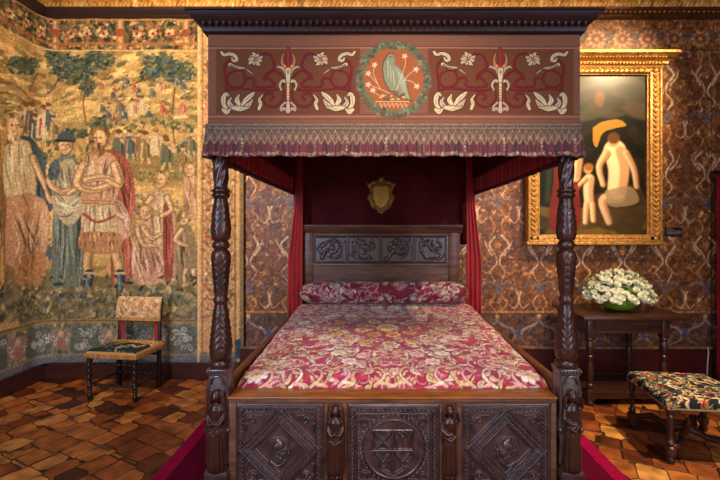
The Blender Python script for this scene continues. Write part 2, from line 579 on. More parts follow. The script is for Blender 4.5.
# gilded leather on the back wall -------------------------------------------------
def leather():
    X0, X1, Z0, Z1 = -1.45, XR, 0.33, 3.90
    cv = Canvas(X1 - X0, Z1 - Z0, 0.0105, (122, 74, 40))
    s = 92.5
    cv.xf = lambda px, py: ((px - 375) / s - X0, EYE - (py - 230) / s - Z0)
    cv.ws = 1 / s
    cv.mottled(0.10, 3)
    cv.dabs(12000, (240, 770, 17, 348), [(158, 104, 56), (136, 86, 48), (90, 54, 34), (186, 128, 72), (112, 82, 60), (148, 84, 42), (124, 80, 48)], 0.5, 1.5, 2.1)
    pale = (238, 188, 142); gold = (214, 150, 82); blue = (112, 98, 104); dk = (58, 34, 26)

    def motif(cx, cy):
        # crossing branches, hanging arc canopy, leaves; worn away here and there
        J = lambda q=1.4: random.uniform(-q, q)
        for m in (-1, 1):
            k = random.uniform(.75, 1)
            B = [(cx + m * 4 + J(), cy - 18 + J()), (cx + m * 10 + J(), cy - 9), (cx + m * 4 + J(), cy + J()), (cx + m * 1.5, cy + 9), (cx + m * 8 + J(), cy + 18), (cx + m * 3, cy + 27 + J())]
            cv.stroke(B, 4.2, 2.2, dk, a=.7)
            cv.stroke(B, 2.7, 1.2, pale, a=k)
            cv.stroke([(cx + m * 6, cy + 1), (cx + m * 11 + J(), cy - 6), (cx + m * 14 + J(), cy - 14)], 2.4, 0.8, pale, a=k)
            cv.stroke([(cx + m * 5, cy + 14), (cx + m * 12, cy + 20 + J()), (cx + m * 17, cy + 15 + J())], 1.5, 0.5, gold, a=.8)
            cv.stroke([(cx, cy + 33), (cx + m * 8, cy + 29), (cx + m * 15 + J(), cy + 33), (cx + m * 18, cy + 40)], 6, 1.2, blue, a=.6)
            cv.stroke([(cx + m * 2, cy + 31), (cx + m * 9, cy + 27.5), (cx + m * 15, cy + 31)], .8, .6, gold, a=.7)
            cv.stroke([(cx + m * 19, cy + 38), (cx + m * 21, cy + 46 + J()), (cx + m * 17, cy + 54), (cx + m * 11, cy + 50 + J())], 2.0, 0.8, pale, a=k)
            cv.stroke([(cx + m * 3, cy + 42), (cx + m * 8 + J(), cy + 49), (cx + m * 3, cy + 57 + J()), (cx + m * 7, cy + 66)], 1.9, 0.8, gold, a=.85)
            for q in range(7):
                cv.ell(cx + m * random.uniform(3, 20), cy + random.uniform(-16, 64), random.uniform(1, 2.2), random.uniform(.8, 1.5), random.choice([gold, pale, blue, (150, 92, 46)]), .85, random.uniform(0, 3))
        cv.ell(cx + J(), cy + 37, 5, 3.0, blue, .6)
        cv.ell(cx + J(), cy + 47, 2.0, 3.2, (160, 108, 66), .9)
        for q in range(5):
            a_ = q * 1.26
            cv.ell(cx + 2.3 * cos(a_), cy + 76 + 2.3 * sin(a_), 1.6, 1, gold, .8, -a_)

    px0 = 498
    for i in range(-7, 7):
        for j in range(-1, 4):
            motif(px0 + i * 41.5, 84 + j * 85 + (0))
    # base border with large scrolls
    cv.poly([(240, 312), (800, 312), (800, 348), (240, 348)], (92, 66, 52), a=.75)
    cv.dabs(700, (240, 770, 313, 347), [(70, 52, 46), (122, 84, 54), (112, 92, 90)], 0.7, 1.8)
    for i in range(-7, 8):
        cx = 518 + i * 41.5
        for m in (-1, 1):
            cv.stroke([(cx, 338), (cx + m * 6, 329), (cx + m * 14, 326), (cx + m * 19, 322), (cx + m * 20, 318)], 3.2, 1.2, (150, 134, 140))
            cv.stroke([(cx + m * 2, 336), (cx + m * 6, 341), (cx + m * 11, 343)], 2.5, 1, (160, 120, 90))
        cv.ell(cx, 334, 3, 5, (90, 90, 120))
        cv.ell(cx + 20.7, 316, 2.2, 2.2, gold)
    cv.stroke([(240, 312), (800, 312)], 1.2, 1.2, gold, smooth=False)
    # top border with rosettes
    cv.poly([(240, 12), (800, 12), (800, 50), (240, 50)], (126, 78, 40), a=.6)
    cv.dabs(1500, (240, 770, 17, 50), [(170, 112, 58), (96, 58, 32), (140, 84, 40)], 0.7, 2)
    for i in range(-14, 8):
        cx = 622 + i * 26
        for k in range(10):
            a = k * 2 * pi / 10
            cv.ell(cx + 7.5 * cos(a), 39 + 6.5 * sin(a), 2.4, 1.7, (186, 132, 88), .9, -a)
        cv.ell(cx, 39, 5.5, 5, (118, 72, 42)); cv.ell(cx, 39, 2, 2, (190, 130, 70))
        cv.ell(cx + 13, 36, 6, 3.2, (86, 78, 76), .8)
    cv.stroke([(240, 50.5), (800, 50.5)], 0.9, 0.9, (66, 38, 24), smooth=False)
    for x in (711, 628, 545, 462, 379, 296):
        cv.stroke([(x, 50), (x, 348)], 0.8, 0.8, (78, 54, 30), smooth=False, a=.7)
    cv.mottled(0.13, 1)
    cv.mottled(0.07, 2)
    cv.mottled(0.06, 5)
    lum = cv.rgb.sum(-1) / 765
    cv.z = lum * 0.006
    o = sheet('wall_covering', cv, lambda U, V, Z: (U + X0, YB + 0 * U - Z, V + Z0), M['wallcov'], back=(0, 0.024, 0))
    o.name = 'wall_back'
    struct(o)


leather()

# dado under the leather, baseboards, cornice
b = MB()
b.box(-1.45, 3.62, YB - 0.03, YB + 0.025, 0, 0.325)
o = b.build('baseboard_right', mat('oxblood_dado', (84, 22, 18), 0.4, col2=(62, 16, 14), nscale=6, stretch=(1, 4, 4)))
struct(o)
b = MB(); b.box(-1.45, 3.63, YB - 0.045, YB + 0.0, 0.325, 0.352, 0.005)
struct(b.build('trim_1', mat('worn_ledge', (150, 112, 80), 0.5, col2=(104, 70, 48), nscale=20)))
skirt = mat('dark_plum_skirting', (74, 38, 34), 0.35, col2=(54, 28, 26), nscale=4, stretch=(1, 4, 4))
b = MB(); b.box(XL + 0.03, -1.46, YB - 0.03, YB + 0.025, 0, 0.175, 0.004)
struct(b.build('baseboard_back', skirt))
b = MB(); b.box(XL, XL + 0.03, -1.2, YB + 0.02, 0, 0.175, 0.004)
struct(b.build('baseboard_left', skirt))


def cornices():
    prof = [(0, 3.87), (0.03, 3.87), (0.045, 3.885), (0.045, 3.90), (0.075, 3.925), (0.09, 3.95), (0.09, 3.965), (0, 3.965)]
    b = MB()
    # path anticlockwise so that the offset points into the room
    b.sweep(prof, [(XL, -1.2), (XL, YB), (-1.47, YB)])
    struct(b.build('trim_2', mat('near_black_moulding', (52, 34, 32), 0.4), smooth=True))
    b = MB()
    b.sweep([(o_, z) for o_, z in prof], [(-1.465, YB), (XR, YB)])
    struct(b.build('trim_3', mat('brown_gilt_moulding', (96, 60, 30), 0.4, metal=0.3, col2=(60, 36, 22), nscale=20), smooth=True))
    b = MB()
    x = -1.4
    while x < XR:
        b.ball((x, YB - 0.078, 3.915), 0.017, 0.016, 0.012, 8)
        x += 0.052
    struct(b.build('trim_4', M['gilt'], smooth=True))
    # painted gilt frieze leaning forward above
    cv = Canvas(XR - XL, 0.36, 0.012, (206, 138, 48))
    cv.dabs(1500, (0, cv.w, 0, .36), [(232, 170, 70), (170, 104, 30), (196, 124, 40), (250, 196, 100)], 0.006, 0.02, 2.2, rot=pi / 2)
    for i in range(190):
        x = i * 0.044
        cv.stroke([(x, 0.015), (x + 0.022, 0.04)], 0.016, 0.004, (248, 204, 130), smooth=False)
        cv.stroke([(x + 0.01, 0.09), (x + 0.015, .34)], 0.008, 0.006, (160, 96, 30), smooth=False, a=.6)
    cv.mottled(0.1, 1)
    o = sheet('trim_5', cv, lambda U, V, Z: (U + XL, YB - 0.095 - V * 0.25, 3.96 + V), M['frieze'], back=(0, 0.1, 0))
    struct(o)


cornices()


# ------------------------------------------------------------------ tapestry
def tapestry():
    Z0, Z1 = 0.175, 3.868
    W = LW + (245 - 45) / 92.5
    cv = Canvas(W, Z1 - Z0, 0.0095, (206, 158, 84))

    def xf(px, py):
        if px >= 45:
            return (LW + (px - 45) / 92.5, EYE - (py - 230) / 92.5 - Z0)
        D = FPX * 3.57 / (375 - px)
        return (LW - (YB - D), EYE - (py - 230) * D / FPX - Z0)
    cv.xf = xf
    cv.ws = 1 / 92.5
    Y0, Y1 = (208, 164, 84), (228, 184, 104)
    OL, GR, DG, BL = (124, 116, 66), (84, 96, 64), (48, 66, 58), (72, 92, 100)
    CR, PK, RD, BR = (222, 186, 134), (198, 130, 96), (164, 66, 48), (116, 76, 46)
    R = random.Random(5)
    # landscape bands
    cv.dabs(900, (-40, 200, 50, 322), [Y0, Y1, (190, 144, 76), (214, 160, 92)], 2, 6, 3, rot=0)
    for pts, c in (
        ([(0, 60), (60, 70), (120, 92), (200, 84), (200, 100), (120, 106), (60, 96), (0, 92)], (186, 142, 78)),
        ([(0, 100), (40, 104), (90, 118), (140, 110), (200, 116), (200, 128), (140, 124), (90, 132), (0, 122)], (160, 134, 76)),
        ([(90, 150), (140, 156), (200, 150), (200, 176), (150, 182), (100, 170)], (140, 116, 66)),
        ([(0, 262), (60, 270), (120, 276), (200, 262), (200, 320), (0, 322)], (110, 100, 58)),
    ):
        cv.poly(pts, c, a=.75, smooth=True)
    cv.dabs(500, (-40, 200, 52, 120), [OL, (168, 130, 70), (226, 186, 108), (150, 120, 66)], 1, 2.6, 2.6, rot=.2)
    for bx, by, bw, bh in ((60, 168, 40, 6), (150, 196, 40, 10), (20, 182, 30, 8), (110, 110, 60, 5), (150, 148, 40, 4), (120, 92, 50, 5), (70, 118, 34, 5), (96, 250, 60, 16), (180, 206, 24, 8), (50, 232, 40, 12)):
        cv.ell(bx, by, bw, bh, (232, 186, 100), .55)
    # ruin steps at far edge
    for k in range(6):
        cv.stroke([(-30, 88 + k * 5), (10, 84 + k * 5), (34, 104 + k * 3.5)], 1.6, 1.2, (160, 132, 96) if k % 2 else (118, 96, 66))

    def crown(cx, cy, rx, ry, n, cols=(DG, GR, OL, BL)):
        cv.ell(cx, cy, rx * .8, ry * .8, DG, .7)
        for _ in range(n):
            a = R.uniform(0, 2 * pi); q = math.sqrt(R.random())
            x, y = cx + rx * q * cos(a), cy + ry * q * sin(a)
            c = np.array(R.choice(cols), float) * R.uniform(.75, 1.3)
            cv.ell(x, y, R.uniform(1, 2.6), R.uniform(.7, 1.5), c, .95, R.uniform(-.5, .9))
    for t in (((74, 70), 26, 14, 190), ((98, 62), 18, 9, 120), ((22, 66), 16, 9, 90), ((56, 58), 14, 8, 70), ((160, 66), 18, 12, 130), ((180, 74), 16, 13, 120), ((150, 76), 11, 7, 60), ((88, 88), 8, 10, 50),
              ((12, 150), 8, 12, 30), ((104, 124), 14, 8, 70), ((40, 160), 10, 10, 50), ((188, 150), 12, 8, 50), ((76, 134), 14, 5, 40)):
        crown(t[0][0], t[0][1], t[1], t[2], t[3])
    for pts in ([(88, 84), (84, 104), (88, 130)], [(176, 80), (173, 120), (176, 150)], [(36, 74), (28, 92)], [(152, 78), (120, 90), (112, 94)], [(60, 78), (52, 92), (42, 98)]):
        cv.stroke(pts, 1.8, 1, BR)
    # small figures
    def mini(x, y, h, c1, c2):
        skin = (214, 166, 116)
        cv.poly([(x - h * .15, y - h * .72), (x + h * .15, y - h * .72), (x + h * .22, y - h * .1), (x - h * .2, y - h * .08)], c1, smooth=True)
        cv.stroke([(x - h * .08, y - h * .6), (x - h * .12, y - h * .15)], h * .07, h * .05, c2)
        cv.stroke([(x + h * .1, y - h * .7), (x + h * .12, y - h * .2)], h * .06, h * .04, np.array(c1) * .6)
        cv.stroke([(x + h * .08, y - h * .68), (x + h * .26, y - h * .5), (x + h * .3, y - h * .62)], h * .09, h * .05, skin)
        cv.stroke([(x - h * .08, y - h * .12), (x - h * .1, y)], h * .09, h * .06, skin)
        cv.stroke([(x + h * .1, y - h * .12), (x + h * .12, y)], h * .09, h * .06, skin)
        cv.ell(x, y - h * .85, h * .1, h * .12, skin)
        cv.ell(x, y - h * .92, h * .11, h * .07, (120, 80, 44))
    cs = [(184, 84, 56), (86, 100, 100), (212, 174, 122), (150, 120, 70), (196, 120, 84), (108, 110, 80), (218, 190, 140)]
    for k in range(18):
        mini(100 + R.uniform(0, 88), 100 + R.uniform(-14, 2), R.uniform(7, 15), R.choice(cs), R.choice(cs))
    for k in range(14):
        mini(96 + R.uniform(0, 92), 120 + R.uniform(-8, 5), R.uniform(11, 20), R.choice(cs), R.choice(cs))
    for k in range(9):
        mini(122 + k * 8.2 + R.uniform(-4, 4), 166 + R.uniform(-12, 6), R.uniform(24, 40), R.choice(cs), R.choice(cs))
    for k in range(8):
        mini(14 + k * 6 + R.uniform(-4, 4), 138 + R.uniform(-9, 4), R.uniform(20, 36), R.choice(cs), R.choice(cs))
    for k in range(5):
        mini(44 + k * 5.5, 262 + R.uniform(-4, 3), 22, R.choice(cs[:2] + cs[4:5]), R.choice(cs))
    cv.dabs(120, (88, 198, 120, 132), [OL, (190, 154, 84), GR], .7, 1.6)
    cv.dabs(140, (90, 198, 168, 182), [OL, (200, 160, 90), (150, 130, 74)], .7, 1.8)
    cv.dabs(130, (28, 110, 140, 165), [OL, (200, 164, 96), (190, 154, 84), GR], .7, 1.8)

    def drape(pts, base, folds, n=16, spread=None, seed=1):
        """cloth shape with woven fold lines that follow the guide curves"""
        Q = random.Random(seed)
        cv.poly(pts, np.array(base) * .48, smooth=True)
        m = cv.poly(pts, base, smooth=True, ret=True)
        cx = sum(p[0] for p in pts) / len(pts); cy = sum(p[1] for p in pts) / len(pts)
        cv.poly([(cx + (p[0] - cx) * .93, cy + (p[1] - cy) * .975) for p in pts], base, smooth=True)
        cv.clip = m
        for g in folds:
            for k in range(n):
                dx = Q.uniform(-1, 1) * (spread or 12); dy = Q.uniform(-9, 9)
                f = Q.choice([.5, .66, .8, 1.1, 1.2, 1.28])
                c = np.clip(np.array(base, float) * f + (18 if f > 1 else 0), 0, 245)
                lo, hi = sorted((Q.uniform(0, 1), Q.uniform(0, 1))); hi = max(hi, lo + .35)
                G = catmull(np.array(g, float), 6) if len(g) > 2 else np.array([np.array(g[0]) + (np.array(g[1]) - np.array(g[0])) * t for t in np.linspace(0, 1, 7)], float)
                G = G[int(lo * .6 * len(G)):max(int(lo * .6 * len(G)) + 3, int(hi * len(G)))]
                sw = Q.uniform(-2.5, 2.5)
                cv.stroke([(x + dx + sw * sin(i * .9), y + dy) for i, (x, y) in enumerate(G)], .5, .5, c, a=.8, mid=Q.uniform(1.4, 3.0), smooth=False)
        cv.clip = None

    def limb(pts, w0, w1, c=(216, 166, 112)):
        c = np.array(c, float)
        cv.stroke(pts, w0 + 1.4, w1 + 1.2, c * .5)
        cv.stroke(pts, w0, w1, c)
        cv.stroke([(x - w0 * .14, y - .4) for x, y in pts], w0 * .42, w1 * .4, np.clip(c * 1.16, 0, 250))
        cv.stroke([(x + w0 * .3, y + .4) for x, y in pts], w0 * .2, w1 * .2, c * .72)

    def head(x, y, r, face=1, hair=(150, 104, 58), beard=False, hat=None):
        sk = np.array((212, 164, 112), float)
        cv.ell(x, y, r * 1.12, r * 1.4, sk * .45)
        cv.ell(x, y, r, r * 1.28, sk)
        cv.ell(x - face * r * .2, y - r * .2, r * .6, r * .8, np.clip(sk * 1.15, 0, 250), .8)
        for q in range(16):
            a = radians(R.uniform(150, 390))
            cv.ell(x + r * 1.0 * cos(a) - face * r * .25, y + r * 1.1 * sin(a) - r * .1, r * .32, r * .24, np.array(hair) * R.uniform(.6, 1.35), .95, R.uniform(0, 3))
        cv.ell(x + face * r * .35, y - r * .08, r * .15, r * .09, (70, 44, 30)); cv.ell(x - face * r * .3, y - r * .08, r * .15, r * .09, (70, 44, 30))
        cv.stroke([(x + face * r * .1, y - r * .1), (x + face * r * .2, y + r * .35)], r * .12, r * .16, sk * .7)
        cv.stroke([(x - r * .2, y + r * .62), (x + r * .3, y + r * .6)], r * .14, r * .1, (150, 70, 50))
        if beard:
            for q in range(18):
                cv.ell(x + R.uniform(-.7, .7) * r, y + r * R.uniform(.75, 1.9), r * .16, r * .42, np.array(hair) * R.uniform(.7, 1.5), .9, R.uniform(-.3, .3))
        if hat is not None:
            cv.poly([(x - r * 1.3, y - r * .7), (x - r * .9, y - r * 1.6), (x, y - r * 1.9), (x + r * 1.1, y - r * 1.5), (x + r * 1.3, y - r * .6)], hat, smooth=True)
            cv.stroke([(x - r * 1.3, y - r * .7), (x + r * 1.3, y - r * .6)], r * .4, r * .3, np.array(hat) * .6)

    for x, y, n_ in ((44, 190, 26), (88, 168, 30), (134, 206, 26), (46, 284, 30), (100, 300, 30), (140, 200, 16), (176, 216, 20)):
        for q in range(n_):
            cv.ell(x + R.gauss(0, 5), y + R.gauss(0, 7), R.uniform(1, 2.2), R.uniform(.7, 1.3), R.choice([OL, GR, (140, 132, 84), (90, 110, 100)]), .8, R.uniform(0, 3))
    # far left bearded elder with pale tunic, blue cloak
    drape([(-26, 190), (-8, 172), (6, 200), (12, 300), (-30, 320)], (150, 118, 66), [[(-14, 190), (-10, 290)]], 12, 12, 3)
    head(-14, 160, 8, 1, (120, 92, 60), hat=(176, 140, 80))
    limb([(22, 250), (24, 280), (22, 312)], 10, 6, (206, 158, 98)); limb([(36, 250), (37, 278), (36, 306)], 9, 5.5, (206, 158, 98))
    limb([(4, 250), (2, 280), (4, 318)], 11, 7, (198, 148, 88))
    drape([(6, 142), (20, 136), (34, 142), (44, 170), (54, 200), (50, 212), (36, 206), (34, 170)], (66, 84, 96), [[(34, 148), (42, 180), (48, 208)]], 16, 10, 4)
    drape([(4, 146), (18, 140), (30, 146), (34, 180), (32, 204), (10, 206), (2, 180)], (220, 190, 140), [[(12, 148), (16, 200)]], 18, 12, 5)
    drape([(6, 198), (30, 194), (48, 206), (50, 232), (42, 262), (20, 268), (4, 258)], (208, 152, 108), [[(14, 200), (28, 236), (24, 262)], [(40, 204), (30, 258)]], 14, 12, 6)
    limb([(32, 158), (42, 184), (52, 202)], 7, 4.5)
    drape([(14, 258), (44, 254), (42, 280), (16, 284)], (196, 132, 80), [[(24, 260), (26, 280)]], 12, 12, 7)
    head(14, 126, 8.5, 1, (176, 146, 100), beard=True)
    cv.stroke([(-2, 130), (2, 220), (4, 310)], 1.4, 1.4, (150, 98, 54))
    # lady in blue
    drape([(56, 160), (70, 156), (80, 168), (84, 220), (88, 290), (78, 300), (54, 298), (54, 230)], (112, 124, 108), [[(62, 170), (62, 240), (60, 296)], [(76, 170), (76, 240), (80, 296)]], 18, 6, 8)
    drape([(58, 164), (74, 160), (80, 188), (72, 204), (58, 200)], (184, 168, 128), [[(62, 168), (68, 198)]], 12, 9, 9)
    drape([(52, 196), (84, 198), (82, 214), (70, 226), (56, 212)], (196, 176, 138), [[(54, 200), (68, 212), (82, 204)]], 14, 5, 10)
    limb([(58, 168), (50, 182), (62, 192), (78, 188)], 6.5, 4); limb([(78, 168), (82, 184), (70, 194)], 6.5, 4)
    drape([(50, 166), (58, 160), (60, 176), (50, 180)], (76, 92, 100), [[(52, 166), (56, 178)]], 8, 5, 11)
    head(66, 146, 7, 1, (140, 98, 56), hat=(70, 84, 84))
    # warrior in cream and rose
    drape([(100, 150), (118, 152), (130, 166), (136, 200), (130, 232), (134, 262), (124, 292), (112, 284), (112, 230)], (172, 84, 64), [[(122, 160), (130, 210), (118, 280)], [(112, 200), (128, 240), (128, 286)]], 20, 7, 12)
    drape([(106, 196), (124, 204), (132, 232), (118, 240), (104, 216)], (214, 158, 128), [[(108, 202), (124, 214), (126, 236)]], 16, 6, 20)
    limb([(92, 240), (88, 262), (90, 290)], 11, 7, (206, 158, 98)); limb([(114, 240), (120, 266), (122, 296)], 12, 8, (206, 158, 98))
    for m in ((90, 274, 86, 300), (121, 274, 122, 302)):
        cv.stroke([(m[0], m[1]), (m[2], m[3])], 10, 8.5, (44, 62, 78)); cv.stroke([(m[0] - 1, m[1]), (m[2] - 1, m[3])], 3.5, 3, (112, 128, 136))
        cv.stroke([(m[2], m[3] - 1), (m[2] - 9, m[3] + 3)], 6, 3, (190, 160, 120))
        cv.stroke([(m[0] - 5, m[1] - 1), (m[0] + 5, m[1] - 1)], 2.2, 2.2, (214, 176, 116))
    drape([(84, 196), (114, 196), (118, 226), (120, 248), (84, 248), (82, 222)], (214, 176, 128), [[(90, 200), (88, 244)], [(108, 200), (112, 244)]], 16, 8, 13)
    drape([(80, 166), (92, 154), (112, 154), (120, 170), (116, 202), (84, 202)], (210, 158, 118), [[(90, 160), (96, 198)], [(110, 160), (106, 198)]], 16, 8, 14)
    drape([(80, 232), (120, 234), (118, 252), (82, 250)], (192, 132, 84), [[(90, 234), (90, 250)], [(110, 234), (110, 250)]], 12, 10, 15)
    limb([(84, 166), (78, 184), (92, 190), (110, 186)], 9, 5.5); limb([(116, 166), (120, 184), (104, 178), (86, 180)], 9, 5.5)
    cv.stroke([(84, 202), (116, 203)], 3.4, 3.4, (170, 110, 66)); cv.stroke([(84, 202), (116, 203)], 1, 1, (230, 190, 120))
    cv.stroke([(84, 214), (98, 222), (116, 216)], 3.0, 2.2, (176, 74, 58))
    head(99, 139, 8.5, -1, (128, 88, 50), beard=True)
    # seated lady with child, standing lady, others at right
    drape([(148, 194), (168, 192), (176, 220), (176, 276), (164, 284), (150, 260)], (198, 158, 114), [[(156, 200), (164, 276)]], 16, 9, 16)
    drape([(164, 206), (170, 204), (174, 240), (172, 280), (164, 272)], (158, 72, 56), [[(168, 210), (169, 274)]], 10, 4, 17)
    cv.stroke([(178, 240), (178, 282)], 3, 2.4, (60, 78, 92))
    limb([(152, 198), (146, 208), (158, 214)], 6, 3.6); limb([(168, 198), (172, 210), (162, 216)], 6, 3.6)
    head(160, 180, 6.5, -1, (190, 138, 72))
    drape([(136, 224), (150, 222), (156, 242), (164, 262), (160, 282), (138, 284), (132, 260)], (204, 146, 112), [[(142, 228), (140, 260), (146, 282)], [(150, 230), (158, 260), (156, 280)]], 18, 7, 18)
    limb([(144, 228), (152, 238), (162, 234)], 5.5, 3.2); limb([(138, 230), (144, 244), (156, 246)], 5.5, 3.2)
    head(146, 212, 6, 1, (190, 142, 84))
    drape([(176, 228), (190, 226), (198, 250), (196, 280), (178, 282)], (150, 124, 86), [[(182, 232), (188, 278)]], 14, 8, 19)
    limb([(182, 230), (176, 240), (188, 246)], 5.5, 3); head(184, 218, 5.5, -1, (150, 108, 60))
    drape([(184, 178), (196, 176), (200, 214), (186, 216)], (202, 150, 104), [[(188, 180), (192, 212)]], 10, 6, 21)
    head(190, 170, 5.5, -1, (170, 120, 64))
    limb([(186, 270), (184, 286)], 5, 3.2); limb([(194, 270), (196, 286)], 5, 3.2)
    # ground plants
    cv.dabs(1000, (-60, 198, 288, 320), [OL, (110, 104, 74), (84, 84, 66), (104, 110, 108), (160, 138, 92), (186, 156, 104), (140, 110, 78)], .8, 2.4, 2.2)
    cv.dabs(160, (-60, 198, 276, 300), [OL, DG, (190, 158, 96)], .7, 1.8, 2.2)
    for k in range(50):
        x = R.uniform(-40, 196); y = R.uniform(300, 320)
        for q in range(4):
            cv.stroke([(x, y), (x + R.uniform(-5, 5), y - R.uniform(4, 10))], 1.6, .4, R.choice([GR, OL, DG, (160, 146, 96)]))
    # ---- borders. top, bottom, right
    def band(y0, y1, c):
        cv.poly([(-330, y0), (44.99, y0), (44.99, y1), (-330, y1)], c)
        cv.poly([(45, y0), (246, y0), (246, y1), (45, y1)], c)
    # on the back wall rows are straight in px; on the left wall the same heights continue (see z-based copies below)
    def zb(py):
        return EYE - (py - 230) / 92.5 - Z0
    old_xf, old_ws = cv.xf, cv.ws
    cv.xf = lambda x, y: (LW + (x - 45) / 92.5, zb(y))   # unrolled: px units along the cloth
    x0, x1 = 45 - LW * 92.5, 245
    cv.poly([(x0, 18), (x1, 18), (x1, 51), (x0, 51)], (104, 78, 44))
    cv.dabs(2600, (x0, x1, 20, 50), [DG, GR, OL, (56, 50, 34), (196, 140, 74), (180, 96, 56), (224, 180, 110), (150, 100, 56)], .7, 2.0, 1.7)
    for k in range(24):
        x = x0 + k * 16.3
        if k % 4 == 0:
            cv.poly([(x - 3, 21), (x + 3, 21), (x + 3, 50), (x - 3, 50)], (196, 130, 72))
            cv.stroke([(x, 22), (x, 49)], 2, 2, (226, 176, 110)); cv.ell(x, 34, 4.5, 4, (170, 76, 50))
        else:
            for q in range(7):
                a = q * 2 * pi / 7
                cv.ell(x + 3 * cos(a), 35 + 3 * sin(a), 1.9, 1.3, R.choice([(222, 160, 100), (190, 90, 60), (230, 196, 130)]), 1, -a)
            cv.ell(x, 35, 1.3, 1.3, (90, 50, 30))
    cv.stroke([(x0, 45), (x1, 45)], 3, 3, (184, 108, 56), smooth=False, a=.8)
    cv.stroke([(x0, 51.5), (x1, 51.5)], 1.3, 1.3, (232, 190, 110), smooth=False)
    cv.stroke([(x0, 21), (x1, 21)], 1.6, 1.6, (206, 140, 70), smooth=False)
    # bottom border
    cv.poly([(x0, 319), (x1, 319), (x1, 353), (x0, 353)], (142, 132, 94))
    cv.dabs(2200, (x0, x1, 324, 352), [(100, 102, 78), (168, 156, 116), (84, 96, 88), (188, 172, 128), (140, 112, 76), (116, 116, 74)], .6, 1.7, 1.6)
    cv.stroke([(x0, 320), (x1, 320)], 3.4, 3.4, (170, 134, 84), smooth=False)
    cv.stroke([(x0, 320), (x1, 320)], 1.0, 1.0, (110, 76, 48), smooth=False)
    k = 0; x = x0 + 10
    while x < 190:
        if k % 2 == 0:
            cv.poly([(x - 10, 328), (x + 10, 328), (x + 10, 349), (x - 10, 349)], (150, 124, 104))
            for q in range(5):
                cv.stroke(spiral(x - 8 + q * 4, 337 + (q % 2) * 5, 4, .6, q * 70, q * 70 + 400), 1.0, .5, (212, 196, 168))
            cv.poly([(x - 4, 338), (x + 4, 338), (x + 4, 348), (x - 4, 348)], (174, 112, 92)); cv.ell(x, 333, 3, 3.4, (196, 168, 130))
        else:
            cv.poly([(x - 13, 326), (x + 13, 326), (x + 13, 351), (x - 13, 351)], (100, 106, 96), smooth=True)
            for q in range(14):
                px_, py_ = x + R.uniform(-11, 11), R.uniform(328, 349)
                cv.stroke(spiral(px_, py_, 3.4, .6, R.uniform(0, 360), R.uniform(500, 700), 8), 1.0, .5, R.choice([(212, 206, 190), (196, 180, 150), (150, 160, 168)]))
        x += 24; k += 1
    cv.poly([(x0, 353), (x1, 353), (x1, 364), (x0, 364)], (112, 112, 110))
    cv.stroke([(x0, 354), (x1, 354)], 1.6, 1.6, (150, 140, 120), smooth=False)
    cv.stroke([(x0, 360.5), (x1, 360.5)], 2.4, 2.4, (96, 108, 124), smooth=False)
    # right border
    cv.poly([(198, 24), (238, 24), (238, 352), (198, 352)], (214, 158, 96))
    cv.dabs(900, (202, 236, 50, 318), [(226, 176, 120), (196, 134, 80), (170, 110, 66), (188, 80, 54), (232, 196, 140), (120, 112, 76), (150, 140, 96)], .6, 1.8, 1.5)
    for y in range(60, 318, 26):
        for m in (-1, 1):
            cv.stroke(spiral(219 + m * 7, y, 6, 1, 90 - m * 90, 90 - m * 90 + m * 430), 1.2, .5, (120, 76, 50))
            cv.stroke([(219, y + 12), (219 + m * 9, y + 16), (219 + m * 12, y + 9)], 1.6, .6, (126, 120, 84))
        cv.ell(219, y + 4, 3, 5, (190, 104, 70)); cv.ell(219, y - 6, 2.2, 3, (232, 196, 140))
    cv.poly([(207, 96), (232, 96), (232, 124), (207, 124)], (204, 140, 96), smooth=True); cv.ell(220, 110, 5, 8, (226, 178, 130))
    for xx, ww, c in ((199, 2.0, (232, 190, 120)), (202.5, 1.0, (150, 92, 52)), (235, 1.2, (150, 92, 52)), (238, 2.2, (226, 176, 104)), (242, 4.5, (150, 116, 70)), (244.5, 1.6, (40, 30, 26))):
        cv.stroke([(xx, 24), (xx, 360)], ww, ww, c, smooth=False)
    cv.poly([(235, 340), (241, 338), (241, 358), (236, 358)], (44, 82, 110))
    cv.xf, cv.ws = old_xf, old_ws
    # what hangs beyond the view on the left wall repeats the meadow
    n0 = int((LW - 0.62) / cv.res)
    cv.rgb[:, :n0] = cv.rgb[:, n0:2 * n0][:, ::-1]
    g = cv.rgb.mean(-1, keepdims=True)
    cv.rgb = g + (cv.rgb - g) * 0.80
    cv.mottled(0.08, 1); cv.mottled(0.05, 2)
    rr = 0.16          # the cloth sags round the corner

    def mapf(U, V, Z):
        s = U - LW
        L = rr * pi / 4
        x = np.empty_like(U); y = np.empty_like(U)
        a = s < -rr; c_ = s > rr; m = ~a & ~c_
        x[a] = XL + 0.012; y[a] = YB - 0.012 + s[a]
        x[c_] = XL + 0.012 + s[c_]; y[c_] = YB - 0.012
        t = (s[m] + rr) / (2 * rr)          # 0..1 quadratic bend
        P0 = np.array([XL + .012, YB - .012 - rr]); P1 = np.array([XL + .012, YB - .012]); P2 = np.array([XL + .012 + rr, YB - .012])
        x[m] = (1 - t) ** 2 * P0[0] + 2 * t * (1 - t) * P1[0] + t * t * P2[0]
        y[m] = (1 - t) ** 2 * P0[1] + 2 * t * (1 - t) * P1[1] + t * t * P2[1]
        wob = 0.004 * (np.sin(U * 9 + V) + np.sin(U * 23))
        x = x + np.where(s < 0, wob + .008, 0); y = y - np.where(s >= 0, wob + .008, 0)
        return x, y, V + Z0
    o = sheet('tapestry', cv, mapf, M['tap'])
    tag(o, 'large woven tapestry of robed figures in a yellow landscape, wrapping the room corner', 'tapestry')
    md = o.modifiers.new('thickness', 'SOLIDIFY'); md.thickness = 0.006; md.offset = 0


tapestry()

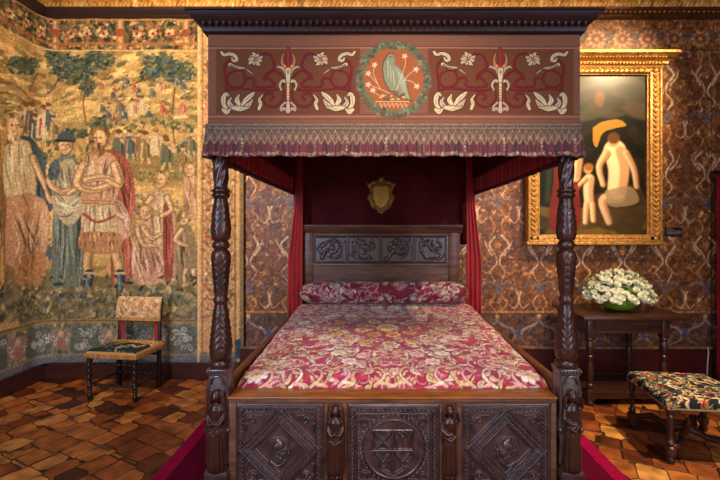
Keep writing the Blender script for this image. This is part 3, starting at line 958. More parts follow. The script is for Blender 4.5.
# ------------------------------------------------------------------ carpet under the bed
BX = 0.094     # bed centre line
cp = MB(); cp.box(BX - 1.42, BX + 1.42, 1.0, 4.2, 0.0, 0.012)
carp = empty('bed_carpet', (0, 0, 0))
cp.build('carpet_field', M['carpet'], carp)
for m in (-1, 1):
    x = BX + m * 1.47
    e = MB(); e.box(x - 0.05, x + 0.05, 1.0, 4.2, 0.0, 0.016, 0.004)
    e.build('carpet_border', M['carpet_b'], carp)
tag(carp, 'dark magenta carpet with a brighter border strip, spread under the four-poster bed', 'carpet')

# ------------------------------------------------------------------ the bed
bed = empty('four_poster_bed', (0, 0, 0))
tag(bed, 'carved dark walnut four-poster bed with an embroidered pink-brown canopy and crimson fringe', 'bed')
PXL, PXR = BX - 0.876, BX + 0.876
YP = 2.03      # front posts


def px2z(y, D):
    return EYE - (y - 230) * D / FPX


def post_shaft():
    s = YP / FPX
    # (half width px, photo row)
    rows = [(9.5, 366), (10.5, 364), (10.5, 361), (8.5, 359), (10, 357), (10.5, 353), (10.2, 346), (9.3, 336), (8, 322), (6.6, 308), (6, 303), (7, 301.5), (7.4, 300), (7, 298), (6, 296.5),
            (6.4, 290), (7.2, 278), (8.2, 266), (9.0, 258), (9.2, 254), (8.0, 251), (6.2, 249.5), (7.8, 247.5), (8.4, 245), (7.8, 242.5), (6.2, 241), (8.4, 239), (9.2, 235), (9.0, 229), (8.0, 217),
            (7.0, 204), (6.3, 199), (7.4, 197.6), (8.6, 196), (8.6, 194.6), (7.2, 193.2), (8.8, 191.8), (8.8, 190.2), (6.6, 188.6), (6.4, 186), (7.2, 172), (7.8, 160), (8.2, 150), (9.0, 146), (9.0, 110)]
    prof = []
    for i, (r, y) in enumerate(rows):
        prof.append((r * s, px2z(y, YP)))
        if i < len(rows) - 1:
            r2, y2 = rows[i + 1]
            n = int(abs(y2 - y) / 1.6)
            for k in range(1, n):
                prof.append(((r + (r2 - r) * k / n) * s, px2z(y + (y2 - y) * k / n, YP)))

    def fn(a, z):
        y = 230 + (EYE - z) * FPX / YP
        # upward-pointing carved leaves on the swelling parts, spiral flutes at the top
        for y0, y1, up in ((305, 353, 1), (254, 296, -1), (203, 236, 1)):
            if y0 < y < y1:
                t = (y - y0) / (y1 - y0)
                e = min(1, min(t, 1 - t) * 7)
                k = (a * 5 / (2 * pi)) % 1.0
                ph = abs(k - .5) * 2
                v = (y * 0.16 + up * ph * 1.1) % 1.0
                return 1 + e * (0.17 * (v - .5) + 0.07 * (1 - ph))
        if 146 < y < 187:
            return 1 + 0.07 * sin(6 * a + y * 0.35)
        return 1
    m = MB(); m.lathe(prof, 0, 0, 44, fn)
    return m


def carved_figure(kind):
    """small carved standing figure, local origin at its feet, about 0.33 m tall, facing -y"""
    m = MB()
    f = lambda a, z: 1 + 0.13 * sin(a * 11)
    m.lathe([(0.030, 0.0), (0.034, 0.012), (0.034, 0.03), (0.030, 0.10), (0.027, 0.15), (0.021, 0.182)], 0, 0, 48, f, sy=.8)
    m.lathe([(0.019, 0.175), (0.025, 0.20), (0.030, 0.23), (0.031, 0.25), (0.022, 0.268), (0.010, 0.275), (0.010, 0.285)], 0, 0, 24, None, sy=.75)
    m.ball((0, -0.003, 0.302), 0.0185, 0.020, 0.0235, 18)                # head
    m.ball((0, 0.004, 0.310), 0.0215, 0.021, 0.021, 14)                  # hair / veil
    m.ball((0, -0.023, 0.300), 0.004, 0.005, 0.006, 8)                   # nose
    if kind == 0:   # hands folded
        for q in (-1, 1):
            m.tube([(q * 0.029, 0, 0.25), (q * 0.035, -0.008, 0.215), (q * 0.018, -0.028, 0.195), (-q * 0.004, -0.030, 0.205)], [0.010, 0.010, 0.008, 0.006], 10)
            m.tube([(q * 0.022, 0.005, 0.32), (q * 0.030, 0.004, 0.28), (q * 0.036, 0.006, 0.20), (q * 0.034, 0.006, 0.12), (q * .036, .004, .03)], [0.010, 0.012, 0.012, 0.012, 0.01], 8)
        for k in range(1):
            m.tube([(-0.027, -0.018, 0.17 - k * .03), (0, -0.032, 0.155 - k * .03), (0.027, -0.018, 0.165 - k * .03)], 0.004, 6)
    else:           # one arm up to the face, the other across
        m.tube([(0.029, 0, 0.25), (0.040, -0.004, 0.262), (0.030, -0.020, 0.300), (0.018, -0.022, 0.315)], [0.010, 0.009, 0.008, 0.006], 10)
        m.tube([(-0.029, 0, 0.25), (-0.038, -0.008, 0.215), (-0.012, -0.030, 0.20), (0.010, -0.030, 0.205)], [0.010, 0.010, 0.008, 0.006], 10)
        m.tube([(-0.026, -0.012, 0.185), (0, -0.028, 0.170), (0.026, -0.012, 0.188)], 0.007, 8)
        m.tube([(-0.022, 0.004, 0.30), (-0.030, 0.006, 0.27), (-0.026, 0.010, .24)], [0.010, 0.008, .006], 8)
    return m


def remesh(o, v):
    md = o.modifiers.new('carve', 'REMESH'); md.mode = 'VOXEL'; md.voxel_size = v; md.use_smooth_shade = True
    return o


for side, PX in (('l', PXL), ('r', PXR)):
    p = post_shaft().build('post', M['polish'], bed, smooth=True, angle=60)
    p.location = (PX, YP, 0)
    # square carved lower block
    m = MB()
    zt = px2z(366, YP)
    m.box(-0.046, 0.046, -0.046, 0.056, 0.014, zt - 0.03, 0.006)
    m.box(-0.054, 0.054, -0.056, 0.056, zt - 0.022, zt, 0.006)
    m.box(-0.049, 0.049, -0.050, 0.054, zt - 0.034, zt - 0.018, 0.004)
    for q in range(7):       # beaded collar
        m.ball((-0.045 + q * 0.015, -0.058, zt - 0.011), 0.007, 0.007, 0.007, 8)
    # scrolled side cheeks
    zl = px2z(464, YP)
    for q in (-1, 1):
        m.tube([(q * .042, -.04, zt - .06), (q * .048, -.04, zt - .12), (q * .044, -.04, zt - .20), (q * .050, -.04, zt - .28), (q * .043, -.04, zt - .36), (q * .048, -.04, zl + .03)], [.008, .012, .009, .013, .009, .012], 10)
        m.ball((q * .052, -.045, zt - .30), .014, .018, .014, 10)
    m.box(-0.058, 0.058, -0.074, 0.062, zl - 0.045, zl, 0.008)
    m.box(-0.064, 0.064, -0.080, 0.066, 0.014, 0.09, 0.008)
    blk = m.build('post_block', M['carved'], bed, smooth=True)
    blk.location = (PX, YP, 0)
    f = carved_figure(0 if side == 'l' else 1)
    fo = remesh(f.build('carved_figure', M['polish'], blk, smooth=True), 0.0028)
    fo.location = (0, -0.062, zl)
    fo.scale = (1.15, 1.1, 1.22)
    # niche arch behind the head
    ar = MB()
    ar.tube([(0.034 * cos(t), -0.052, zt - 0.075 + 0.04 * sin(t)) for t in [i * pi / 12 for i in range(13)]] , .006, 8)
    ar.build('niche_arch', M['carved'], blk, smooth=True)

for PX in (PXL, PXR):    # plain head posts
    m = MB()
    m.box(PX - .035, PX + .035, 3.97, 4.04, .014, 1.15, .004)
    m.lathe([(.04, 1.15), (.045, 1.18), (.03, 1.2), (.036, 1.3), (.036, 1.5), (.028, 1.62), (.038, 1.65), (.03, 1.7), (.033, 2.0), (.035, 2.55)], PX, 4.005, 20)
    m.build('post', M['wood'], bed, smooth=True)

# ---- footboard
YF = 1.99
sF = FPX / YF
FX = lambda px: (px - 375) / sF
FZ = lambda py: EYE - (py - 230) / sF
foot = MB()
zt = FZ(397.5)
foot.box(FX(229), FX(556), YF, YF + 0.06, 0.06, zt - 0.004)
for a, bb in ((326, 345), (440, 460)):
    pass
ft = foot.build('footboard', M['wood_h'], bed)
m = MB()
m.box(FX(228), FX(557), YF - 0.012, YF + 0.12, zt - 0.006, zt + 0.006, 0.005)
m.build('ledge', M['honey'], bed, smooth=True)
m = MB()
m.box(FX(229), FX(556), YF - 0.006, YF + 0.0, zt - 0.026, zt - 0.008, 0.002)
m.box(FX(229), FX(556), YF - 0.010, YF + 0.0, .06, .20, 0.006)
for a, bb in ((229, 236.5), (325, 328), (343, 346.5), (439.5, 442), (456, 461), (550.5, 556)):
    m.box(FX(a), FX(bb), YF - 0.006, YF, 0.2, zt - 0.026, 0.002)
m.build('panel_moulding', M['wood_h'], ft, smooth=True)


def beads(cv, pts, step, r, z, jitter=0):
    for k in range(len(pts) - 1):
        (xa, ya), (xb, yb) = pts[k], pts[k + 1]
        L = math.hypot(xb - xa, yb - ya)
        n = max(1, int(L / step))
        for i in range(n):
            t = (i + .5) / n
            cv.ell(xa + (xb - xa) * t, ya + (yb - ya) * t, r * 1.3, r * .85, None, 1, -math.atan2(yb - ya, xb - xa) + .5, z=z * 1.15)


def carved_panel(x0, x1, y0, y1, draw, name='carved_panel'):
    cv = Canvas(FX(x1) - FX(x0), (y1 - y0) / sF, 0.0017, (60, 40, 34))
    cv.xf = lambda px, py: ((px - x0) / sF, (y1 - py) / sF)
    cv.ws = 1 / sF
    draw(cv)
    cv.z = (cv.z * 3 + np.roll(cv.z, 1, 0) + np.roll(cv.z, 1, 1)) / 5 * 1.5
    X0, Z0 = FX(x0), FZ(y1)
    o = sheet(name, cv, lambda U, V, Z: (U + X0, YF - 0.003 - Z, V + Z0), M['carved'], ft, back=lambda c: np.stack([c[:, 0], c[:, 0] * 0 + YF, c[:, 2]], -1))
    return o


def lozenge(cx, cy, flip):
    def draw(cv):
        x0, x1, y0, y1 = cx - 43, cx + 43, cy - 43, cy + 43
        cv.stroke([(x0 + 1, y0 + 1), (x1 - 1, y0 + 1), (x1 - 1, y1 - 1), (x0 + 1, y1 - 1), (x0 + 1, y0 + 1)], 1.6, 1.6, z=.006, smooth=False)
        beads(cv, [(x0 + 4.5, y0 + 4.5), (x1 - 4.5, y0 + 4.5), (x1 - 4.5, y1 - 4.5), (x0 + 4.5, y1 - 4.5), (x0 + 4.5, y0 + 4.5)], 4.2, 1.5, .011)
        cv.stroke([(x0 + 7.6, y0 + 7.6), (x1 - 7.6, y0 + 7.6), (x1 - 7.6, y1 - 7.6), (x0 + 7.6, y1 - 7.6), (x0 + 7.6, y0 + 7.6)], 1.2, 1.2, z=.007, smooth=False)
        for s1 in (-1, 1):            # spandrel scrolls
            for s2 in (-1, 1):
                ax, ay = cx + s1 * 27, cy + s2 * 27
                cv.stroke(spiral(ax, ay, 6, 1, 0 if s1 > 0 else 180, 420 if s1 * s2 > 0 else -300), 2.2, 1.4, z=.010)
                cv.stroke([(ax - s1 * 10, ay + s2 * 6), (ax - s1 * 3, ay + s2 * 6.5), (ax + s1 * 2, ay + s2 * 3)], 2, 1.6, z=.009)
                cv.stroke([(ax + s1 * 6, ay - s2 * 10), (ax + s1 * 6.5, ay - s2 * 3)], 2, 1.6, z=.009)
                cv.ell(ax, ay, 1.8, 1.8, z=.011)
        def dia(r):
            return [(cx, cy - r), (cx + r, cy), (cx, cy + r), (cx - r, cy), (cx, cy - r)]
        cv.poly(dia(40)[:-1], z=.004)
        cv.stroke(dia(40), 2.0, 2.0, z=.014, smooth=False)
        beads(cv, dia(36.5), 4.6, 1.3, .012)
        cv.stroke(dia(33.5), 1.6, 1.6, z=.012, smooth=False)
        beads(cv, dia(29.6), 3.2, 1.1, .010)
        cv.stroke(dia(26.5), 1.8, 1.8, z=.013, smooth=False)
        cv.poly(dia(24.8)[:-1], z=.001)
        f = flip
        X = lambda v: cx + f * v
        # profile head in relief with curly hair / cap
        cv.poly([(X(-7), cy - 9), (X(2), cy - 11), (X(8), cy - 7), (X(9.2), cy - 2), (X(11.5), cy + 1.5), (X(9.6), cy + 3), (X(10), cy + 6), (X(7), cy + 9), (X(3), cy + 9), (X(0), cy + 14), (X(-9), cy + 13), (X(-6), cy + 6), (X(-10), cy)], z=.010, smooth=True)
        cv.ell(X(3.6), cy + 2.5, 5, 7, z=.016); cv.ell(X(-3), cy - 2, 8, 8.4, z=.017)
        for k in range(26):
            a = radians(100 + k * 9); r = 7.5 if k % 2 else 5
            cv.ell(X(-2.5 + r * cos(a)), cy - 2.5 - r * sin(a) * .95, 1.7, 1.5, z=.0195)
        cv.ell(X(9.6), cy + 1, 1.6, 2, z=.015); cv.ell(X(6.5), cy - 1.6, 1.5, 1, z=.010)
        cv.stroke([(X(-8), cy + 13), (X(-2), cy + 16.5), (X(5), cy + 13)], 4, 2.4, z=.012)
    return draw


def armorial(cv):
    cx, cy = 393.5, 447.5
    x0, x1, y0, y1 = 348, 439, 404.5, 490.5
    fr = lambda d: [(x0 + d, y0 + d), (x1 - d, y0 + d), (x1 - d, y1 - d), (x0 + d, y1 - d), (x0 + d, y0 + d)]
    cv.stroke(fr(1), 1.6, 1.6, z=.006, smooth=False)
    beads(cv, fr(4.8), 4.4, 1.6, .011)
    cv.stroke(fr(8), 1.5, 1.5, z=.009, smooth=False)
    beads(cv, fr(10.8), 3, .9, .006)
    R = random.Random(4)
    for k in range(40):
        a = k * 2 * pi / 40
        cv.ell(cx + 33 * cos(a), cy + 33 * sin(a), 2.3, 1.5, z=.011, rot=-a + .7)
    for s1 in (-1, 1):
        for s2 in (-1, 1):
            cv.stroke(spiral(cx + s1 * 29, cy + s2 * 27, 4.5, 1, 0, s1 * s2 * 420), 2, 1.3, z=.011)
    cv.ell(cx, cy, 30, 30, z=.012, dome=False)
    cv.ell(cx, cy, 28, 28, z=.010, dome=False)
    cv.poly([(cx - 21, cy - 19), (cx + 19, cy - 19), (cx + 19, cy + 8), (cx + 10, cy + 20), (cx - 1, cy + 26), (cx - 12, cy + 20), (cx - 21, cy + 8)], z=.003)
    sh = [(cx - 21, cy - 19), (cx + 19, cy - 19), (cx + 19, cy + 8), (cx + 10, cy + 20), (cx - 1, cy + 26), (cx - 12, cy + 20), (cx - 21, cy + 8), (cx - 21, cy - 19)]
    cv.stroke(sh, 1.6, 1.6, z=.016, smooth=False)
    cv.stroke([(cx - 1, cy - 19), (cx - 1, cy + 25)], 1.5, 1.5, z=.014, smooth=False)
    cv.stroke([(cx - 21, cy + 1), (cx + 19, cy + 1)], 1.5, 1.5, z=.014, smooth=False)
    # first quarter: a cross of two leafy branches; second: three upright strokes under an arch
    cv.stroke([(cx - 18, cy - 16), (cx - 11, cy - 8), (cx - 4, cy - 2)], 3, 2, z=.013); cv.stroke([(cx - 4, cy - 16), (cx - 11, cy - 8), (cx - 18, cy - 2)], 3, 2, z=.014)
    for q in range(3):
        cv.stroke([(cx + 3 + q * 6, cy - 1), (cx + 3 + q * 6, cy - 13)], 2.2, 2.2, z=.013)
    cv.stroke([(cx + 2, cy - 12), (cx + 5, cy - 16.5), (cx + 9, cy - 13), (cx + 12, cy - 16.5), (cx + 16, cy - 12)], 2, 2, z=.013)
    for q in range(2):
        ox = cx - 17 + q * 20
        cv.stroke([(ox, cy + 5), (ox + 6, cy + 10), (ox + 12, cy + 6)], 2.4, 1.6, z=.013)
        cv.stroke([(ox + 6, cy + 4), (ox + 6, cy + 16)], 2.2, 1.6, z=.014)
        cv.stroke(spiral(ox + 7, cy + 13, 4, 1, 0, 380), 1.7, 1.2, z=.013)


carved_panel(237, 324.5, 404, 491, lozenge(280, 447.5, 1))
carved_panel(347, 439.5, 404, 491, armorial)
carved_panel(461, 550, 404, 491, lozenge(505.5, 447.5, -1))
for k, (px, kind) in enumerate(((336, 0), (449, 1))):
    f = carved_figure(kind)
    f.lathe([(.026, -.075), (.030, -.06), (.022, -.05), (.030, -.02), (.034, -.004), (.026, .004)], 0, 0, 24, lambda a, z: 1 + .08 * sin(8 * a), sy=.8)
    o = remesh(f.build('carved_figure', M['polish'], ft, smooth=True), 0.0026)
    o.location = (FX(px), YF - 0.024, FZ(404.5) - 0.324 * 1.03)
    o.scale = (1.05, 1.0, 1.03)

# ---- side rails
for m_ in (-1, 1):
    x = BX + m_ * 0.862
    r = MB()
    r.box(x - .020, x + .016, YF + 0.13, 3.84, 0.32, 0.79, .004)
    r.box(x - .022, x + .020, YF + 0.10, 3.84, 0.79, 0.815, .006)
    r.build('side_rail', M['honey_y'], bed, smooth=True)

# ---- headboard
YH = 3.97
sH = FPX / YH
HX = lambda px: (px - 375) / sH
HZ = lambda py: EYE - (py - 230) / sH
m = MB()
m.box(HX(302), HX(460), YH, YH + .05, .40, HZ(230))
hb = m.build('headboard', M['wood_h'], bed)
m = MB()
m.prism([(YH - .045, HZ(225)), (YH - .045, HZ(227)), (YH - .03, HZ(229)), (YH - .018, HZ(231.5)), (YH, HZ(234)), (YH + .05, HZ(234)), (YH + .05, HZ(225))], 'x', HX(300), HX(462))
m.box(HX(304), HX(313), YH - .018, YH, 1.0, HZ(233), .004)
m.box(HX(449), HX(458), YH - .018, YH, 1.0, HZ(233), .004)
m.box(HX(313), HX(449), YH - .012, YH, HZ(266), HZ(263.5), .003)
m.box(HX(313), HX(449), YH - .012, YH, HZ(235.8), HZ(233.5), .003)
m.box(HX(313), HX(449), YH - .015, YH, HZ(288), HZ(283.5), .004)
m.build('cornice', M['wood_h'], hb, smooth=True)
cv = Canvas(HX(448.5) - HX(313.5), 27.5 / sH, 0.0032, (60, 40, 34))
cv.xf = lambda px, py: ((px - 313.5) / sH, (263.5 - py) / sH)
cv.ws = 1 / sH
R = random.Random(9)
for q in range(4):
    xa = 315 + q * 33.2
    cv.stroke([(xa, 237), (xa + 31, 237), (xa + 31, 262), (xa, 262), (xa, 237)], 1.2, 1.2, z=.008, smooth=False)
    if q in (0, 2):
        cv.stroke([(xa + 7, 258), (xa + 12, 250), (xa + 20, 252), (xa + 24, 244), (xa + 20, 240)], 4, 2, z=.018)
        cv.stroke([(xa + 8, 246), (xa + 14, 241), (xa + 19, 247), (xa + 15, 253)], 3, 1.6, z=.016)
        cv.stroke([(xa + 20, 258), (xa + 25, 254), (xa + 27, 246)], 2.6, 1.4, z=.015)
    else:
        cv.stroke([(xa + 8, 239), (xa + 6, 248), (xa + 12, 258), (xa + 22, 258)], 3.4, 2.2, z=.018)
        cv.stroke([(xa + 13, 243), (xa + 18, 250), (xa + 26, 247), (xa + 24, 240)], 3.2, 1.8, z=.017)
        cv.ell(xa + 14, 242, 3, 2.6, z=.02)
    for k in range(16):
        cv.stroke(spiral(xa + R.uniform(4, 27), R.uniform(240, 259), R.uniform(2, 3.4), .6, R.uniform(0, 360), R.uniform(300, 700), 8), 1.3, .8, z=.012)
sheet('carved_panel', cv, lambda U, V, Z: (U + HX(313.5), YH - .002 - Z, V + HZ(263.5)), M['carved'], hb, back=lambda c: np.stack([c[:, 0], c[:, 0] * 0 + YH, c[:, 2]], -1))

# ---- canopy
YC = 1.93
sC = FPX / YC
CX = lambda px: (px - 375) / sC
CZ = lambda py: EYE - (py - 230) / sC
XA, XB = CX(208), CX(580)
YK = 4.12
canopy = empty('canopy', (0, 0, 0)); canopy.parent = bed
m = MB()
m.box(XA + .01, XB - .01, YC + .012, YC + .04, CZ(126), CZ(34))
m.box(XA + .01, XA + .04, YC + .04, YK, CZ(126), CZ(34))
m.box(XB - .04, XB - .01, YC + .04, YK, CZ(126), CZ(34))
m.box(XA + .01, XB - .01, YK, YK + .03, CZ(126), CZ(34))
m.box(XA + .04, XB - .04, YC + .04, YK, CZ(34) - .03, CZ(34) - .005)
m.build('canopy_board', M['maroon'], canopy)
m = MB()
zc0 = CZ(34.5)
prof = [(-.04, zc0), (.012, zc0), (.020, zc0 + .006), (.022, zc0 + .022), (.032, zc0 + .036), (.054, zc0 + .054), (.068, zc0 + .072), (.071, zc0 + .078), (.078, zc0 + .080), (.078, zc0 + .089), (-.04, zc0 + .089)]
m.sweep(prof, [(XA, YK + .03), (XA, YC), (XB, YC), (XB, YK + .03)])
corn = m.build('cornice', M['cornice'], canopy, smooth=True, angle=30)
m = MB()
n = 58
for k in range(n):
    x = XA - .02 + (XB - XA + .04) * (k + .5) / n
    m.ball((x, YC - .040, zc0 + .036), .0095, .014, .014, 8)
m.build('egg_moulding', mat('egg_moulding_wood', (62, 30, 24), 0.4), canopy, smooth=True)


# embroidered fascia
def fascia():
    cv = Canvas(XB - XA, CZ(33) - CZ(126), 0.0024, (116, 74, 52))
    W = cv.w
    cv.xf = lambda px, py: ((px - 375) / sC - XA, (126 - py) / sC)
    cv.ws = 1 / sC
    # three lengths of cloth with fine horizontal ribs
    for k in range(60):
        y = 34 + k * 1.55
        cv.stroke([(205, y), (585, y)], .45, .45, (98, 60, 42) if k % 2 else (126, 82, 58), smooth=False, a=.55)
    cv.poly([(216, 48), (360, 48), (360, 114), (216, 114)], (98, 54, 30), a=.9)
    cv.poly([(428, 48), (574, 48), (574, 114), (428, 114)], (98, 54, 30), a=.9)
    for k in range(44):
        y = 48 + k * 1.5
        for a, b2 in ((216, 360), (428, 574)):
            cv.stroke([(a, y), (b2, y)], .4, .4, (84, 44, 26), smooth=False, a=.5)
    for y, c in ((46.5, (92, 50, 40)), (48, (176, 112, 78)), (114.5, (92, 50, 40)), (116.5, (170, 112, 84)), (119.5, (104, 60, 48))):
        cv.stroke([(208, y), (582, y)], .8, .8, c, smooth=False)
    RED, CRM, DKR, PNK = (130, 22, 26), (192, 168, 122), (44, 18, 18), (182, 150, 124)
    base_z = .0014

    def o(pts, w0, w1, col, dark=DKR, mid=None):
        if col is not RED: w0 *= 1.35; w1 = (w1 or w0) * 1.25; mid = mid and mid * 1.3
        cv.stroke(pts, w0 + 1.1, (w1 if w1 is not None else w0) + 1.1, dark, z=base_z * .6, mid=None if mid is None else mid + 1.2)
        cv.stroke(pts, w0, w1, col, z=base_z * 1.8, mid=mid)
        if col is not RED: cv.stroke(pts[1:], w0 * .3, .2, np.array(col) * .72)

    def motif(cx):
        for s in (-1, 1):
            f = lambda zx, zy: (cx + s * (370 - zx) / 4.8, 40 + zy / 4.8)
            P = lambda L: [f(*p) for p in L]
            # strapwork
            for L in ([(88, 95), (68, 120), (66, 160), (74, 205), (72, 255)],
                      [(165, 185), (150, 150), (120, 145), (84, 165), (78, 200), (100, 225), (140, 222), (163, 200), (165, 185), (205, 185), (210, 222), (300, 222), (296, 200), (270, 180)],
                      [(245, 66), (280, 70), (300, 100), (302, 130), (285, 150), (262, 165), (256, 190)],
                      [(262, 180), (290, 150), (320, 152), (345, 180), (342, 215)],
                      [(345, 215), (330, 228), (300, 240), (215, 240), (130, 232), (80, 240)],
                      [(350, 245), (345, 285), (310, 318), (268, 312), (250, 285), (262, 258), (290, 258), (300, 275), (288, 285)]):
                o(P(L), 1.15, 1.15, RED)
            # top corner scroll
            o(P([(50, 58), (62, 72), (88, 66), (115, 76), (124, 95), (108, 100), (100, 88)]), 1.6, 1.4, CRM, mid=2.6)
            # leaf
            o(P([(92, 118), (120, 132), (160, 136), (200, 162)]), 2.6, .6, CRM)
            o(P([(96, 122), (130, 140), (170, 140)]), .7, .3, (150, 110, 80))
            # flower cluster
            q0 = (212, 92)
            for k in range(9):
                a = radians(-150 + k * 41); L_ = 40 if k % 2 else 32
                o([f(*q0), f(q0[0] + L_ * .6 * cos(a + .2), q0[1] + L_ * .5 * sin(a + .2)), f(q0[0] + L_ * cos(a), q0[1] + L_ * .85 * sin(a))], 1.6, .8, CRM if k % 3 else PNK, mid=3.0)
            cv.ell(*f(*q0), 2.0, 1.8, (150, 96, 60))
            cv.stroke(P([(180, 84), (230, 100)]), .8, .5, (150, 70, 60))
            # lower corner acanthus
            for L, c in (([(75, 330), (62, 310), (60, 280), (72, 258), (86, 270)], CRM), ([(130, 318), (105, 322), (86, 300), (98, 276)], PNK), ([(140, 312), (125, 290), (135, 262)], CRM),
                         ([(150, 318), (165, 290), (196, 262), (208, 250)], CRM), ([(155, 326), (180, 312), (200, 285)], PNK), ([(100, 325), (140, 330), (186, 322)], CRM), ([(58, 335), (75, 345), (95, 330)], CRM)):
                o(P(L), 2.3, .9, c, mid=3.8)
            o(P([(230, 330), (238, 306), (232, 286), (248, 262)]), 2.2, .8, CRM, mid=2.6)
            # central column halves
            o(P([(370, 205), (345, 195), (330, 215), (338, 240)]), 2.4, 1.2, CRM)
            o(P([(368, 200), (356, 150), (328, 128), (318, 132)]), 2.6, .9, CRM)
            o(P([(365, 130), (346, 120), (340, 90), (348, 66)]), 2.8, .8, (200, 120, 70))
            o(P([(368, 338), (350, 330), (336, 336), (338, 318), (356, 300)]), 2.4, 1.4, PNK)
            cv.stroke([f(20, 45), f(20, 345)], .5, .5, (110, 64, 44), smooth=False)
        o([(cx, 44 + 20 / 4.8), (cx, 66)], 1.6, 2.6, (150, 36, 36))
        o([(cx, 70), (cx, 82)], 4.0, 3.0, CRM)
        cv.ell(cx, 72, 1.1, 2.4, (120, 116, 80))
        o([(cx, 84), (cx, 104)], 1.8, 1.6, (214, 180, 120))
        for k in range(6):
            cv.ell(cx, 87 + k * 2.8, .6, .6, (120, 60, 50))
        o([(cx, 102), (cx, 111)], 2.2, 3.6, PNK)
    motif(288); motif(500.5)
    # medallion
    cx, cy = 393.7, 79.5
    G = [(84, 94, 66), (62, 76, 54), (108, 114, 80), (94, 96, 60)]
    cv.ell(cx, cy, 37.5, 39, (100, 70, 54)); cv.ell(cx, cy, 30.5, 32, (146, 80, 40))
    for k in range(34):
        y = cy - 31 + k * 1.9
        h = math.sqrt(max(0, 1 - ((y - cy) / 32) ** 2)) * 30
        cv.stroke([(cx - h, y), (cx + h, y)], .4, .4, (126, 62, 40), smooth=False, a=.5)
    RR = random.Random(3)
    for k in range(26):
        a = k * 2 * pi / 26
        for q in range(6):
            b2 = a + RR.uniform(-.1, .1); r = RR.uniform(.88, 1.08)
            cv.ell(cx + 34 * r * cos(b2), cy + 35.5 * r * sin(b2), 2.5, 1.5, RR.choice(G), 1, -a + RR.uniform(-1, 1), z=base_z)
        cv.ell(cx + 34 * cos(a), cy + 35.5 * sin(a), 1.0, 1.0, (48, 60, 48), .8)
    z = lambda a, b2: (340 + a / 5.336, 35 + b2 / 5.333)
    body = [(262, 102), (285, 106), (296, 130), (292, 155), (318, 178), (345, 215), (358, 260), (362, 300), (378, 348), (350, 340), (332, 318), (318, 335), (304, 300), (272, 300), (240, 250), (230, 200), (234, 150)]
    P = [z(*p) for p in body]
    bx = sum(p[0] for p in P) / len(P); by = sum(p[1] for p in P) / len(P)
    cv.poly([(bx + (p[0] - bx) * 1.07, by + (p[1] - by) * 1.05) for p in P], (70, 60, 48), smooth=True)
    cv.poly(P, (122, 120, 88), z=base_z * 1.5, smooth=True)
    for k in range(9):
        cv.stroke([z(300 + k * 4, 175 + k * 6), z(318 + k * 4, 240 + k * 6), z(330 + k * 4, 290 + k * 6)], .8, .5, (94, 104, 84) if k % 2 else (172, 170, 138))
    for k in range(6):
        cv.stroke([z(248 + k * 7, 130 + k * 12), z(250 + k * 8, 220 + k * 10)], .8, .5, (176, 172, 140) if k % 2 else (104, 112, 88))
    cv.stroke([z(284, 118), z(300, 128)], 1.2, .5, (120, 90, 60)); cv.ell(*z(270, 118), .7, .7, (30, 24, 24))
    for L in ([(300, 300), (330, 215), (350, 150), (345, 115)], [(330, 260), (370, 210), (405, 185)], [(340, 240), (385, 250), (410, 275)], [(270, 315), (215, 290), (150, 265)], [(215, 290), (180, 210), (185, 160)], [(200, 260), (150, 205)], [(260, 320), (205, 320), (175, 295)]):
        cv.stroke([z(*p) for p in L], .7, .5, (196, 164, 120))
        e = z(*L[-1])
        for q in range(5):
            a = q * 1.3
            cv.ell(e[0] + 1.6 * cos(a), e[1] + 1.6 * sin(a), 1.5, .8, (206, 172, 136), .9, -a)
    for k in range(22):
        cv.ell(*z(RR.uniform(215, 345), RR.uniform(315, 352)), 2, 1, RR.choice([(120, 70, 40), (80, 76, 50), (190, 150, 100)]), 1, RR.uniform(-.6, .6))
    cv.stroke([z(190, 356), z(370, 356)], .8, .8, (196, 160, 110), smooth=False)
    for k in range(7):
        cv.stroke([z(215 + k * 22, 366), z(222 + k * 22, 388)], .9, .6, (200, 160, 116))
        cv.stroke([z(232 + k * 22, 366), z(222 + k * 22, 384)], .7, .6, (186, 140, 100))
    cv.mottled(0.05, 1)
    sheet('embroidered_valance', cv, lambda U, V, Z: (U + XA, YC - Z + .003 * np.sin(U * 5), V + CZ(126)), M['emb'], canopy, back=(0, .012, 0))
    # plain side lengths
    for xs, xe in ((XA - .004, XA + .010), (XB - .010, XB + .004)):
        m = MB(); m.box(xs, xe, YC + .01, YK + .03, CZ(126), CZ(33.5))
        m.build('side_valance', mat('rose_brown_cloth', (116, 74, 52), 0.85, col2=(98, 60, 42), nscale=30, stretch=(1, .1, 8)), canopy)


fascia()


